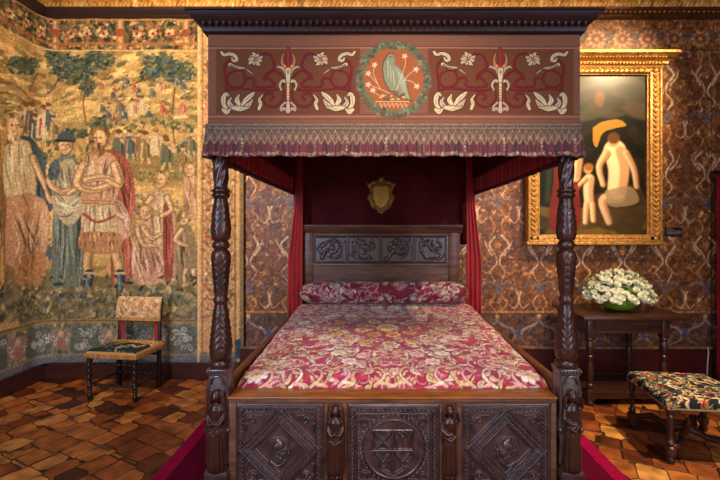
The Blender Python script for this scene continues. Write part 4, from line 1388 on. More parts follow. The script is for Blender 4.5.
def fringe():
    zt_, zb_ = CZ(124), CZ(157)
    H = zt_ - zb_
    rc = .03
    Ls = YK - YC
    Lf = XB - XA
    W = 2 * Ls + Lf
    cv = Canvas(W, H, 0.0042, (92, 22, 30))
    cv.rgb[:, :] = (70, 16, 24)
    # crimson threads
    for k in range(int(W / .008)):
        x = k * .008 + random.uniform(-.002, .002)
        c = random.choice([(92, 12, 18), (40, 8, 12), (108, 22, 20), (66, 8, 16), (110, 40, 26), (48, 8, 18)])
        cv.stroke([(x, .01), (x + random.uniform(-.003, .003), H * .5)], .005, .005, c, smooth=False)
    # netted braid band with zigzag lower edge
    t = H * .50
    cv.poly([(0, t), (W, t), (W, H), (0, H)], (66, 42, 34))
    step = .034
    k = 0
    G1 = (130, 108, 70); G2 = (92, 70, 48)
    while k * step < W:
        x = k * step
        cv.poly([(x, t + .004), (x + step / 2, t - .024), (x + step, t + .004)], (66, 42, 34))
        cv.stroke([(x, t + .012), (x + step / 2, t - .020), (x + step, t + .012)], .006, .006, G1, smooth=False)
        cv.stroke([(x, t + .030), (x + step / 2, t + .0), (x + step, t + .030)], .005, .005, G2, smooth=False)
        cv.stroke([(x, t + .012), (x + step / 2, t + .045), (x + step, t + .012)], .005, .005, G1, smooth=False)
        cv.stroke([(x, t + .045), (x + step / 2, t + .02), (x + step, t + .045)], .005, .005, G2, smooth=False)
        cv.stroke(spiral(x + step / 2, t + .058, .012, .003, 0, 400, 8), .0045, .004, G1)
        cv.stroke(spiral(x, t + .062, .010, .003, 180, 560, 8), .004, .004, (136, 90, 60))
        if k % 1 == 0:
            for q in range(2):
                cv.ell(x + step * (.25 + .5 * q), t + .012, .005, .005, (150, 70, 50))
        k += 1
    cv.stroke([(0, H - .004), (W, H - .004)], .006, .006, (130, 112, 78), smooth=False)
    cv.stroke([(0, H - .014), (W, H - .014)], .004, .004, (60, 38, 32), smooth=False)
    # looped lower edge
    for k in range(int(W / .022)):
        x = k * .022
        cv.stroke(spiral(x, .012, .009, .003, random.uniform(0, 360), random.uniform(400, 600), 7), .005, .004, random.choice([(176, 150, 110), (130, 96, 70), (150, 122, 90)]))
    # a few gold drops
    for k in range(int(W / .18)):
        x = k * .18 + random.uniform(-.02, .02)
        for q in range(4):
            cv.ell(x, .03 + q * .018, .005, .007, random.choice([(150, 140, 90), (120, 100, 60)]))
    cv.mottled(.12, 1)

    def mapf(U, V, Z):
        f = np.clip(1 - V / H, 0, 1)        # 0 top .. 1 bottom
        flare = .004 + .012 * f ** 1.5
        pleat = .005 * f * np.sin(U * 2 * pi / .045) + .003 * f * np.sin(U * 2 * pi / .021)
        off = flare + pleat + .004
        x = np.empty_like(U); y = np.empty_like(U)
        a = U < Ls; c_ = U > Ls + Lf; m_ = ~a & ~c_
        x[a] = (XA - off)[a]; y[a] = (YK - U)[a]
        x[m_] = (XA + (U - Ls))[m_]; y[m_] = (YC - off)[m_]
        x[c_] = (XB + off)[c_]; y[c_] = (YC + (U - Ls - Lf))[c_]
        # round the corners outwards
        for s0, sx in ((Ls, -1), (Ls + Lf, 1)):
            d = np.abs(U - s0)
            kk = np.clip(1 - d / .04, 0, 1) ** 1.2
            x += sx * kk * (off * .25 + .006 * f); y -= kk * (off * .4 + .004 * f)
        rag = .0022 * np.sin(U * 60) * f + .0015 * np.sin(U * 23) * f
        return x, y, zb_ + V + rag
    o = sheet('fringe', cv, mapf, M['silkemb'], canopy)
    md = o.modifiers.new('thickness', 'SOLIDIFY'); md.thickness = 0.006; md.offset = -1


fringe()

# inner red valance (both sides) and back cloth
def hanging(name, path, z0, z1, amp, wave, material, parent, sag=0.0, nz=14, fn=None):
    """pleated cloth following a plan path"""
    m = MB()
    pts = []
    n = 0
    tot = 0
    for i in range(len(path) - 1):
        a = Vector(path[i]); b_ = Vector(path[i + 1])
        L = (b_ - a).length
        k = max(2, int(L / .006))
        d = (b_ - a).normalized(); nn = Vector((d.y, -d.x))
        for q in range(k + 1):
            pts.append((a + (b_ - a) * q / k, nn, tot + L * q / k))
        tot += L
    rows = []
    for j in range(nz + 1):
        t = j / nz
        row = []
        for p, nn, s in pts:
            w_ = amp * (.5 + .5 * t) * (sin(2 * pi * s / wave + .8 * sin(s * 9)) + .3 * sin(2 * pi * s / wave * 2.3 + t * 2))
            zz = z1 + (z0 - z1) * t + (sag * sin(s / tot * pi) * t)
            v = p + nn * w_
            x, y = v.x, v.y
            if fn: x, y, zz = fn(x, y, zz, t, s / tot)
            row.append(m.bm.verts.new((x, y, zz)))
        rows.append(row)
    for j in range(nz):
        for k in range(len(pts) - 1):
            m.bm.faces.new((rows[j][k], rows[j][k + 1], rows[j + 1][k + 1], rows[j + 1][k]))
    o = m.build(name, material, parent, smooth=True, angle=180)
    md = o.modifiers.new('thickness', 'SOLIDIFY'); md.thickness = 0.004; md.offset = 0
    return o


for m_ in (-1, 1):
    x = BX + m_ * .90
    hanging('inner_valance', [(x - .005 * m_, YC + .09), (x - .005 * m_, 3.9)], 1.965, CZ(40), .010, .09, M['red'], canopy, sag=-.012)
    # dark braid on its lower edge
    e = MB()
    e.tube([(x - .005 * m_ - .003 * m_, YC + .09 + t * (3.9 - YC - .09) / 24, 1.968 - .012 * sin(t / 24 * pi)) for t in range(25)], .013, 6)
    e.build('valance_braid', mat('dark_braid', (70, 14, 20), .8), canopy, smooth=True)
hanging('back_cloth', [(BX - .86, 4.09), (BX + .86, 4.09)], 1.45, 2.5, .004, .2, M['maroon'], canopy)

# ---- mattress, coverlet, bolster (things lying on the bed)
m = MB(); m.box(BX - .79, BX + .79, YF + .14, 3.86, .42, .785, .04)
mt = m.build('mattress', mat('linen_mattress', (150, 120, 100), .9), smooth=True)
tag(mt, 'thick mattress hidden beneath the crimson coverlet inside the bed frame', 'mattress')


def roll(s, half, drop, r):
    """arc-length coordinate from the middle -> (offset, fall)"""
    a = np.abs(s); L0 = half - r
    x = np.where(a < L0, a, np.where(a < L0 + r * pi / 2, L0 + r * np.sin(np.clip((a - L0) / r, 0, pi / 2)), half))
    d = np.where(a < L0, 0, np.where(a < L0 + r * pi / 2, r - r * np.cos(np.clip((a - L0) / r, 0, pi / 2)), r + (a - L0 - r * pi / 2)))
    return np.sign(s) * x, d


def flower(cv, x, y, r, col, core, RR, z=.006, petals=8):
    cv.ell(x, y, r * 1.1, r * 1.1, (110, 20, 40), .75)
    a0 = RR.uniform(0, 6)
    for k in range(petals):
        a = a0 + k * 2 * pi / petals
        cv.ell(x + r * .62 * cos(a), y + r * .62 * sin(a), r * .42, r * .3, np.array(col) * RR.uniform(.86, 1.1), 1, a, z=z)
    for k in range(petals):
        a = a0 + .4 + k * 2 * pi / petals
        cv.ell(x + r * .32 * cos(a), y + r * .32 * sin(a), r * .26, r * .2, np.array(core) * RR.uniform(.86, 1.1), 1, a, z=z * 1.3)
    cv.ell(x, y, r * .16, r * .16, (190, 120, 60))


def coverlet():
    halfx, r, drop = .832, .05, .07
    y0, y1 = YF + .095, 3.86
    wid = 2 * (halfx + drop + .03)
    leng = (y1 - y0) + drop
    cv = Canvas(wid, leng, .0055, (170, 34, 62))
    RR = random.Random(21)
    C = np.array([wid / 2, leng * .52])
    # ground: magenta at foot corners to deep crimson in the middle, patched velvet and silk
    for k in range(1400):
        x, y = RR.uniform(0, wid), RR.uniform(0, leng)
        cv.ell(x, y, RR.uniform(.02, .06), RR.uniform(.015, .03), RR.choice([(184, 34, 80), (160, 22, 50), (202, 56, 84), (132, 14, 34), (196, 62, 66), (200, 42, 112)]), .6, RR.uniform(0, 3))
    CRM = [(240, 214, 172), (228, 184, 148), (244, 220, 186), (226, 168, 146), (236, 176, 160), (226, 192, 128), (240, 206, 190)]
    S = lambda px_, mirror: (wid - px_) if mirror else px_

    def leafy(pts, w, col):
        for mi in (0, 1):
            P = [(S(x, mi), y) for x, y in pts]
            cv.stroke(P, w + .008, w * .5 + .006, (104, 16, 34), a=.7)
            cv.stroke(P, w, w * .4, col, z=.005)
    # scrolling vines
    for k in range(120):
        cx, cy = RR.uniform(.02, wid / 2), RR.uniform(.04, leng - .05)
        rr_ = RR.uniform(.03, .085); a = RR.uniform(0, 360); sw = RR.choice([-1, 1]) * RR.uniform(260, 460)
        leafy(spiral(cx, cy, rr_, rr_ * .25, a, a + sw, 9), RR.uniform(.007, .012), RR.choice(CRM))
    # lance leaves
    for k in range(620):
        x, y = RR.uniform(.02, wid / 2), RR.uniform(.03, leng - .02)
        a = RR.uniform(0, 6.28); L = RR.uniform(.035, .095)
        col = RR.choice(CRM); bend = RR.uniform(-.4, .4)
        for mi in (0, 1):
            P = [(S(x, mi), y), (S(x + L * .5 * cos(a), mi), y + L * .5 * sin(a)), (S(x + L * cos(a + bend), mi), y + L * sin(a + bend))]
            cv.stroke(P, .004, .003, (110, 18, 36), a=.6, mid=.030)
            cv.stroke(P, .002, .002, col, mid=RR.uniform(.013, .028), z=.006)
    for k in range(150):          # broad curled leaves with veins, thickest towards the foot
        x, y = RR.uniform(.02, wid / 2), leng * RR.random() ** 1.5
        a = RR.uniform(0, 6.28); L = RR.uniform(.07, .13); col = np.array(RR.choice(CRM), float); bend = RR.choice([-1, 1]) * RR.uniform(.5, 1.1)
        for mi in (0, 1):
            jx, jy = RR.uniform(-.02, .02), RR.uniform(-.02, .02)
            P = [(S(x + jx, mi), y + jy), (S(x + jx + L * .5 * cos(a), mi), y + jy + L * .5 * sin(a)), (S(x + jx + L * cos(a + bend), mi), y + jy + L * sin(a + bend))]
            cv.stroke(P, .008, .004, (96, 14, 34), a=.85, mid=.044)
            cv.stroke(P, .004, .002, col, mid=.032, z=.007)
            cv.stroke(P, .003, .001, col * .68, mid=.006)
    # roses and daisies
    for k in range(30):
        x, y = RR.uniform(.05, wid / 2), RR.uniform(.1, leng - .08)
        r_ = RR.uniform(.04, .07); c1, c2 = RR.choice(CRM), RR.choice(CRM)
        for mi in (0, 1):
            flower(cv, S(x, mi), y, r_, c1, c2, RR)
    # centre medallion: ring of gold flowers round a star
    for k in range(16):
        a = k * 2 * pi / 16
        flower(cv, C[0] + .40 * cos(a), C[1] + .36 * sin(a), .052, (220, 178, 96) if k % 2 else (226, 190, 150), (206, 140, 70), RR)
    cv.ell(C[0], C[1], .30, .27, (160, 36, 44), .8)
    for k in range(9):
        a = k * 2 * pi / 9
        flower(cv, C[0] + .20 * cos(a), C[1] + .18 * sin(a), .055, (226, 186, 96) if k % 2 else (216, 150, 90), (190, 90, 50), RR)
    for k in range(26):
        a = RR.uniform(0, 6.28); q = RR.uniform(.08, .30)
        x, y = C[0] + q * cos(a), C[1] + q * .9 * sin(a)
        cv.stroke([(x, y), (x + .02, y + RR.uniform(-.02, .02)), (x + RR.uniform(.03, .06), y + RR.uniform(-.03, .03))], .003, .003, RR.choice([(232, 196, 112), (210, 150, 80), (236, 210, 160)]), mid=.018, z=.006)
    flower(cv, C[0], C[1], .09, (232, 200, 120), (214, 150, 70), RR, petals=10)
    # a wreath of pale scroll leaves round the medallion
    for k in range(44):
        a = k * 2 * pi / 44
        x, y = C[0] + .55 * cos(a), C[1] + .50 * sin(a)
        P = [(x, y), (x + .04 * cos(a + 1.2), y + .04 * sin(a + 1.2)), (x + .075 * cos(a + .5), y + .075 * sin(a + .5))]
        cv.stroke(P, .010, .006, (110, 18, 36), a=.7, mid=.034)
        cv.stroke(P, .004, .003, CRM[k % 7], mid=.024, z=.007)
    # foot border: big pale scroll leaves
    for k in range(6):
        x = .07 + k * .15 + RR.uniform(-.03, .03)
        for mi in (0, 1):
            P = [(S(x, mi), .06), (S(x + .05, mi), .12), (S(x + .02, mi), .20), (S(x - .04, mi), .19)]
            cv.stroke(P, .030, .008, (120, 10, 50), a=.8)
            cv.stroke(P, .020, .006, CRM[k % 6], z=.007)
            cv.stroke([(S(x + .02, mi), .08), (S(x + .09, mi), .06)], .022, .004, CRM[(k + 2) % 6], z=.006)
    for q in range(2):
        cv.stroke([(0, .02 + q * .016), (wid, .02 + q * .016)], .006, .006, (206, 130, 120), smooth=False)
    cv.mottled(.08, 1)
    zt0, zt1 = .795, .885

    def mapf(U, V, Z):
        ox, dx = roll(U - wid / 2, halfx, drop, r)
        s = V - drop                     # foot edge falls a little
        dy = np.where(s < .06, .5 * (np.clip(.06 - s, 0, 1)) ** 1.0, 0)
        y = y0 + np.clip(V - .05, 0, 9) * ((y1 - y0) / (leng - .05))
        t = np.clip((y - y0) / (y1 - y0), 0, 1)
        top = zt0 + (zt1 - zt0) * t ** .8 + .022 * np.cos(np.clip(ox / halfx, -1, 1) * pi / 2)
        fall = np.minimum(dx + dy, .09)
        z = top - fall + Z * .9 + .003 * np.sin(ox * 23 + y * 9) + .002 * np.sin(y * 31 + ox * 7)
        return BX + ox, y, z
    o = sheet('coverlet', cv, mapf, M['silkemb'])
    md = o.modifiers.new('thickness', 'SOLIDIFY'); md.thickness = 0.006; md.offset = -1
    tag(o, 'crimson coverlet with cream and gold flower applique, spread flat over the four-poster bed', 'bedspread')


coverlet()


def bolster():
    L, r = 1.58, .108
    cir = 2 * pi * r
    cv = Canvas(L, cir, .006, (120, 18, 40))
    RR = random.Random(8)
    CRM = [(206, 184, 152), (186, 150, 130), (184, 176, 146), (176, 116, 112), (150, 130, 140)]
    for k in range(500):
        cv.ell(RR.uniform(0, L), RR.uniform(0, cir), .02, .012, RR.choice([(140, 24, 50), (96, 10, 30), (160, 44, 66), (70, 8, 30)]), .7, RR.uniform(0, 3))
    for k in range(90):
        x, y = RR.uniform(.03, L), RR.uniform(.03, cir)
        cv.stroke(spiral(x, y, .035, .008, RR.uniform(0, 360), RR.uniform(300, 700), 9), .009, .006, RR.choice(CRM), z=.003)
    for k in range(420):
        x, y = RR.uniform(.0, L), RR.uniform(.0, cir); a = RR.uniform(0, 6.28)
        cv.stroke([(x, y), (x + .03 * cos(a), y + .03 * sin(a)), (x + .065 * cos(a + .5), y + .065 * sin(a + .5))], .003, .002, RR.choice(CRM), mid=.026, z=.003)
    for k in range(16):
        flower(cv, .06 + k * .1, RR.choice([.2, .26, .32, .38, .12, .46]), .038, RR.choice(CRM), RR.choice(CRM), RR, z=.004)
    cv.mottled(.08, 1)
    yc, zc = 3.745, 1.014

    def mapf(U, V, Z):
        t = np.abs(U - L / 2) / (L / 2)
        rr_ = r * np.sqrt(np.clip(1 - t ** 12, 0, 1)) + .0005
        a = V / r - pi / 2
        rr_ = rr_ + Z + .003 * np.sin(U * 30 + a * 2)
        return BX - .012 + (U - L / 2), yc - rr_ * np.cos(a) * .85, zc + rr_ * np.sin(a) * .92
    o = sheet('bolster', cv, mapf, M['silkemb'])
    tag(o, 'long crimson bolster with dull cream embroidery lying against the carved headboard', 'bolster')


bolster()

# ---- bed curtains gathered at the head
for m_, lab in ((-1, 'narrow crimson bed curtain hanging at the bedhead on the tapestry side'), (1, 'narrow crimson bed curtain hanging at the bedhead on the painting side')):
    xa = BX + m_ * .945; xb = BX + m_ * .80

    def gather(x, y, z, t, u, xb=xb):
        k = 1 - .50 * min(1, max(0, (z - 1.3) / .6))
        return xb + (x - xb) * k, y, z
    o = hanging('bed_curtain', [(min(xa, xb), 3.91), (max(xa, xb), 3.91)], .30, 2.42, .013, .045, M['red'], None, nz=26, fn=gather)
    tag(o, lab, 'curtain')

# ---- gilt crest on the back cloth
def crest():
    cx, cz, y = .062, 1.955, 4.075
    e = empty('gilt_crest', (cx, y, cz)); e.scale = (1.12, 1, 1.12)
    tag(e, 'small dull gilt shield ornament pinned on the maroon cloth above the headboard', 'ornament')
    m = MB()
    out = [(0, -.17), (.03, -.155), (.035, -.135), (.075, -.12), (.10, -.085), (.095, -.05), (.125, -.035), (.12, 0), (.10, .01), (.105, .06), (.135, .09), (.13, .115), (.095, .10), (.075, .135), (.035, .125), (.02, .165)]
    pts = out + [(-a, b_) for a, b_ in out[::-1] if a > 0]
    m.prism([(p[0], p[1]) for p in pts], 'y', -.006, .006)
    m.build('backplate', M['gilt_dull'], e)
    m = MB()
    sh = [(0, -.115), (.045, -.085), (.068, -.03), (.07, .06), (.05, .085), (0, .075)]
    m.prism(sh + [(-a, b_) for a, b_ in sh[::-1] if a > 0], 'y', -.016, -.006)
    for s in (-1, 1):
        m.tube([(s * .095, -.013, .05), (s * .11, -.014, .085), (s * .085, -.014, .11), (s * .05, -.013, .11)], [.008, .010, .009, .006], 8)
        m.tube([(s * .08, -.013, -.08), (s * .10, -.014, -.05), (s * .105, -.014, -.02)], [.006, .009, .007], 8)
    m.tube([(0, -.020, -.09), (.015, -.022, -.05), (-.012, -.022, -.01), (.012, -.022, .03), (-.006, -.020, .06)], [.004, .007, .007, .006, .004], 8)
    for q in range(4):
        m.ball((.02 * (1 if q % 2 else -1), -.018, -.07 + q * .035), .010, .006, .010, 8)
    m.ball((0, -.012, .14), .018, .01, .022, 10)
    m.build('relief', mat('bright_gilding', (206, 160, 72), .35, metal=.7), e, smooth=True)


crest()


# ------------------------------------------------------------------ painting
def painting():
    D = 4.2
    s = FPX / D
    X = lambda px: (px - 375) / s
    Z = lambda py: EYE - (py - 230) / s
    e = empty('framed_painting', (X(597), YB, Z(149)))
    ox, oz = X(597), Z(149)
    tag(e, 'dark oil painting of pale figures in a carved gilt frame above the oak table', 'painting')
    xl, xr, zb_, zt_ = X(541) - ox, X(650) - ox, Z(235) - oz, Z(73) - oz
    # --- canvas: an invented dusky group, soft pale shapes on umber
    cv = Canvas(xr - xl, zt_ - zb_, .0065, (30, 25, 14))
    cv.xf = lambda px, py: ((px - 541) / s, (235 - py) / s)
    cv.ws = 1 / s
    cv.soft = .022
    cv.dabs(260, (541, 650, 73, 236), [(30, 25, 13), (22, 19, 12), (38, 30, 13), (18, 20, 13), (34, 24, 13)], 3, 9, 1.8)
    cv.dabs(60, (541, 650, 208, 236), [(92, 78, 34), (70, 60, 28), (110, 88, 40)], 2, 6, 2.8, rot=0)
    cv.dabs(50, (590, 650, 80, 110), [(62, 56, 40), (76, 62, 40)], 3, 8, 2.5, rot=0)
    cv.ell(603, 97, 5, 8, (150, 84, 44), .6)
    cv.stroke([(560, 120), (580, 112), (592, 100)], 8, 4, (40, 52, 34), a=.6)
    FL, FD = (244, 200, 150), (176, 116, 70)

    def flesh(pts, w0, w1, k=1.0):
        cv.stroke([(a + 1.2, b_ + 1) for a, b_ in pts], w0 + .8, w1 + .8, np.array(FD) * .7 * k, a=.8)
        cv.stroke(pts, w0, w1, np.array(FL) * k)
        cv.stroke([(a + w0 * .26, b_ + .4) for a, b_ in pts], w0 * .45, w1 * .4, np.array(FD) * k, a=.55)
        cv.stroke([(a - w0 * .16, b_ - .3) for a, b_ in pts], w0 * .4, w1 * .4, np.clip(np.array(FL) * 1.1 * k, 0, 252), a=.7)
    # an invented riverside group: one bather seated with turned back, two wading, cloths left on a branch
    cv.poly([(592, 196), (640, 184), (650, 214), (640, 230), (600, 226)], (70, 52, 30), a=.8, smooth=True)
    flesh([(622, 196), (606, 200), (612, 222)], 12, 6, .85)
    flesh([(618, 150), (622, 168), (620, 190)], 23, 19)
    flesh([(609, 152), (602, 166), (606, 184)], 7, 4.5, .92)
    flesh([(629, 152), (637, 168), (640, 186)], 7, 4.5, .85)
    cv.poly([(608, 190), (634, 186), (642, 202), (614, 206)], (156, 132, 98), a=.8, smooth=True)
    cv.ell(617, 139, 5.6, 6.6, (204, 150, 98)); cv.ell(617, 136.5, 6.2, 6, (92, 56, 30), .95)
    cv.poly([(596, 126), (606, 120), (622, 118), (630, 124), (618, 127), (606, 132), (600, 146), (596, 140)], (196, 142, 46), a=.85, smooth=True)
    flesh([(592, 178), (591, 190), (592, 204)], 10, 9); flesh([(589, 204), (588, 222)], 5, 4.5); flesh([(595, 204), (596, 220)], 5, 4.5)
    flesh([(588, 178), (580, 186), (578, 194)], 4, 3)
    cv.ell(591, 168, 4.6, 5, (214, 160, 106)); cv.ell(592, 166, 5, 4, (150, 96, 44), .9)
    cv.poly([(556, 146), (572, 140), (580, 176), (582, 226), (552, 228), (556, 180)], (122, 38, 28), a=.9, smooth=True)
    flesh([(578, 142), (580, 156), (578, 176)], 11, 10, .95)
    cv.ell(575, 130, 5.2, 6.2, (206, 152, 104)); cv.ell(573, 127, 6, 5, (80, 50, 28), .9)
    cv.stroke([(548, 96), (552, 150), (550, 200)], 5, 6, (56, 70, 34), a=.6)
    cv.mottled(.025, 1)
    sheet('canvas', cv, lambda U, V, Zz: (U + xl, 0 * U - .06, V + zb_), M['oil'], e, back=(0, .055, 0))
    # --- frame: moulded sides with carved leaf rows
    fl_ = mat('carved_gilt', (234, 182, 92), .36, metal=.3, col2=(176, 112, 44), nscale=30, bump=.5, bscale=70)
    m = MB()
    fw = 11.5 / s

    def member(x0, x1, z0, z1):
        m.box(x0, x1, -.11, 0, z0, z1, .006)
    member(xl - fw, xl - .012, zb_ - .07, zt_ + .04); member(xr + .012, xr + fw, zb_ - .07, zt_ + .04)
    member(xl - fw, xr + fw, zb_ - .075, zb_ - .012)
    member(xl - fw, xr + fw, zt_ + .012, zt_ + .06)
    for x0, x1, z0, z1 in ((xl - .018, xl + .003, zb_, zt_), (xr - .003, xr + .018, zb_, zt_), (xl - .018, xr + .018, zb_ - .018, zb_ + .003), (xl - .018, xr + .018, zt_ - .003, zt_ + .018)):
        m.box(x0, x1, -.085, 0, z0, z1, .004)
    m.box(xl - fw - .012, xl - fw + .012, -.125, 0, zb_ - .07, zt_ + .06, .006)
    m.box(xr + fw - .012, xr + fw + .012, -.125, 0, zb_ - .07, zt_ + .06, .006)
    m.box(xl - fw - .03, xr + fw + .03, -.14, 0, zb_ - .105, zb_ - .07, .010)
    m.box(xl - fw - .015, xr + fw + .015, -.13, 0, zb_ - .07, zb_ - .05, .005)
    fr = m.build('frame', fl_, e, smooth=True)
    m = MB()
    for side in (xl - fw / 2 - .006, xr + fw / 2 + .006):
        z = zb_ + .0
        k = 0
        while z < zt_ - .02:
            for q in (-1, 1):
                m.ball((side + q * .016, -.114, z + .012), .012, .012, .026, 8, Matrix.Rotation(q * .5, 3, 'Y'))
            m.ball((side, -.118, z), .010, .012, .016, 8)
            z += .052; k += 1
        for zz in (zb_ - .035, zt_ + .03):
            m.ball((side, -.118, zz), .026, .014, .026, 12)
    x = xl + .04
    while x < xr - .02:
        for q in (-1, 1):
            m.ball((x + .012, -.114, zb_ - .042 + q * .010), .022, .010, .008, 8, Matrix.Rotation(q * .4, 3, 'Y'))
            m.ball((x + .012, -.114, zt_ + .036 + q * .010), .022, .010, .008, 8, Matrix.Rotation(q * .4, 3, 'Y'))
        x += .052
    m.build('carved_leaves', fl_, fr, smooth=True)
    # --- projecting cornice
    m = MB()
    z0 = zt_ + .055
    xo0, xo1 = xl - fw, xr + fw
    prof = [(0, z0), (.125, z0), (.135, z0 + .02), (.16, z0 + .03), (.16, z0 + .05), (.185, z0 + .075), (.21, z0 + .085), (.225, z0 + .11), (.235, z0 + .115), (.235, z0 + .14), (0, z0 + .14)]
    # run round three sides (offset beyond .11 m projects)
    pr = [(max(o_ - .11, -.02), z) for o_, z in prof]
    m.sweep([(o_, z) for o_, z in pr], [(xo0, 0), (xo0, -.11), (xo1, -.11), (xo1, 0)])
    m.box(xo0 + .01, xo1 - .01, -.10, 0, z0, z0 + .138)
    x = xo0
    while x < xo1:
        m.ball((x, -.168, z0 + .04), .009, .009, .009, 8)
        m.ball((x + .01, -.205, z0 + .076), .012, .014, .010, 8)
        x += .034
    m.build('frame_cornice', fl_, e, smooth=True)


painting()
# caption plate
m = MB()
m.box(3.125, 3.30, YB - .022, YB - .006, 1.535, 1.625, .003)
pl = m.build('caption_plate', mat('black_plaque', (20, 18, 18), .4))
tag(pl, 'small black caption plate with pale text on the wall right of the painting', 'sign')
tx = mat('pale_lettering', (170, 160, 140), .6)
m = MB()
R = random.Random(2)
for q, zz in enumerate((1.61, 1.59, 1.574, 1.558)):
    x = 3.135
    while x < (3.20 if q == 0 else 3.285):
        w_ = R.uniform(.006, .02)
        m.box(x, x + w_, YB - .0235, YB - .0215, zz - .0035, zz + .0035)
        x += w_ + .006
m.build('lettering', tx, pl)


# ------------------------------------------------------------------ oak table, bowl of flowers
def table():
    e = empty('oak_table', (0, 0, 0))
    tag(e, 'old dark oak table with turned legs against the gilded leather wall, carrying the flowers', 'table')
    x0, x1, y0, y1 = 1.87, 2.84, 3.58, 4.24
    m = MB(); m.box(x0, x1, y0, y1, .785, .822, .008)
    m.build('tabletop', M['table'], e, smooth=True)
    m = MB()
    lx0, lx1, ly0, ly1 = 1.965, 2.64, 3.66, 4.16
    for a, b_, c_, d in ((lx0, lx1, ly0 - .02, ly0), (lx0, lx1, ly1, ly1 + .02), (lx0 - .02, lx0, ly0, ly1), (lx1, lx1 + .02, ly0, ly1)):
        m.box(a, b_, c_, d, .66, .785, .003)
    m.build('apron', M['table'], e)
    for lx in (lx0, lx1):
        for ly in (ly0, ly1):
            l = MB()
            l.box(-.035, .035, -.035, .035, .62, .785, .004)
            l.lathe([(.030, .62), (.034, .605), (.022, .59), (.030, .57), (.034, .52), (.026, .47), (.020, .46), (.030, .45), (.030, .435), (.022, .42), (.029, .38), (.033, .32), (.028, .25), (.020, .20), (.032, .19), (.034, .17), (.026, .15)], 0, 0, 20)
            l.box(-.035, .035, -.035, .035, .05, .15, .004)
            l.lathe([(.030, 0), (.038, .015), (.036, .035), (.026, .05)], 0, 0, 16)
            o = l.build('leg', M['table'], e, smooth=True)
            o.location = (lx, ly, 0)
    for ly in (ly0, ly1):
        m = MB(); m.box(lx0 + .03, lx1 - .03, ly - .02, ly + .02, .06, .12, .005)
        m.build('stretcher', M['table'], e)
    for lx in (lx0, lx1):
        m = MB(); m.box(lx - .02, lx + .02, ly0 + .03, ly1 - .03, .06, .12, .005)
        m.build('stretcher', M['table'], e)
    m = MB(); m.box(lx0 + .02, lx1 - .02, ly0 + .02, ly1 - .02, .085, .11)
    m.build('lower_shelf', M['table'], e)


table()


def flowers():
    cx, cy, z0 = 2.37, 3.90, .822
    e = empty('bowl_of_white_flowers', (cx, cy, z0))
    e.name = 'flower_bowl'
    tag(e, 'round green bowl filled with white chrysanthemums standing on the oak table', 'flower bowl')
    m = MB()
    m.lathe([(.07, 0), (.10, .006), (.15, .035), (.185, .08), (.195, .115), (.188, .118), (.178, .09), (.14, .045), (.08, .02)], 0, 0, 40)
    m.build('bowl', mat('green_glass', (104, 140, 34), .15, spec=.8, coat=.5), e, smooth=True)
    R = random.Random(12)
    # foliage
    m = MB()
    m.ball((0, 0, .16), .23, .17, .12, 14)
    for k in range(620):
        a = R.uniform(0, 2 * pi); el = R.uniform(-.15, 1.0) * pi / 2
        p = Vector((.30 * cos(el) * cos(a), .21 * cos(el) * sin(a), .13 + .205 * sin(el))) * R.uniform(.9, 1.10)
        p.z = max(p.z, .09)
        d = Vector((R.uniform(-1, 1), R.uniform(-1, 1), R.uniform(-.3, .8))).normalized()
        n_ = d.cross(Vector((R.uniform(-1, 1), R.uniform(-1, 1), 1))).normalized()
        L, w_ = R.uniform(.03, .055), R.uniform(.008, .014)
        v = [m.bm.verts.new(q) for q in (p, p + d * L * .5 + n_ * w_, p + d * L, p + d * L * .5 - n_ * w_)]
        m.bm.faces.new(v)
    m.build('foliage', mat('leaf_green', (112, 138, 56), .6, col2=(66, 92, 34), nscale=20), e)
    # one blossom mesh
    b_ = bmesh.new()
    for ring, (n, r0, r1, zz, up) in enumerate(((12, .006, .032, .0, -.010), (11, .005, .031, .005, .006), (10, .004, .026, .010, .018), (8, .003, .018, .016, .024), (6, .001, .010, .020, .026))):
        for k in range(n):
            a = 2 * pi * (k + ring * .4) / n
            d = Vector((cos(a), sin(a), 0)); t = Vector((-sin(a), cos(a), 0))
            w_ = r1 * .30
            pts = [d * r0 + t * w_ * .4, d * (r1 * .65) + t * w_, d * r1 + Vector((0, 0, -.002)), d * (r1 * .65) - t * w_, d * r0 - t * w_ * .4]
            zs = [zz, zz + up * .6, zz + up, zz + up * .6, zz]
            vs = [b_.verts.new((p.x, p.y, z)) for p, z in zip(pts, zs)]
            b_.faces.new(vs)
    me = bpy.data.meshes.new('blossom'); b_.to_mesh(me); b_.free()
    pm = mat('white_petals', (252, 250, 228), .5, col2=(246, 244, 196), nscale=40)
    me.materials.append(pm)
    N = 96
    pts = []
    tries = 0
    while len(pts) < N and tries < 9000:
        tries += 1
        a = R.uniform(0, 2 * pi); sE = R.uniform(-.12, 1)
        c_ = math.sqrt(1 - sE * sE)
        n_ = Vector((c_ * cos(a), c_ * sin(a), sE))
        if n_.y > .6: continue
        p = Vector((.305 * n_.x * (1 - .25 * max(0, n_.z)), .215 * n_.y, .135 + .225 * n_.z)) * R.uniform(.95, 1.04)
        if all((p - q[0]).length > .040 for q in pts):
            pts.append((p, n_))
    for p, n_ in pts:
        o = bpy.data.objects.new('blossom', me)
        COL.objects.link(o); o.parent = e
        o.location = p
        o.rotation_euler = (n_ + Vector((R.uniform(-.3, .3), -.3, R.uniform(-.2, .3)))).to_track_quat('Z', 'Y').to_euler()
        s_ = R.uniform(.85, 1.15)
        o.scale = (s_, s_, s_)


flowers()


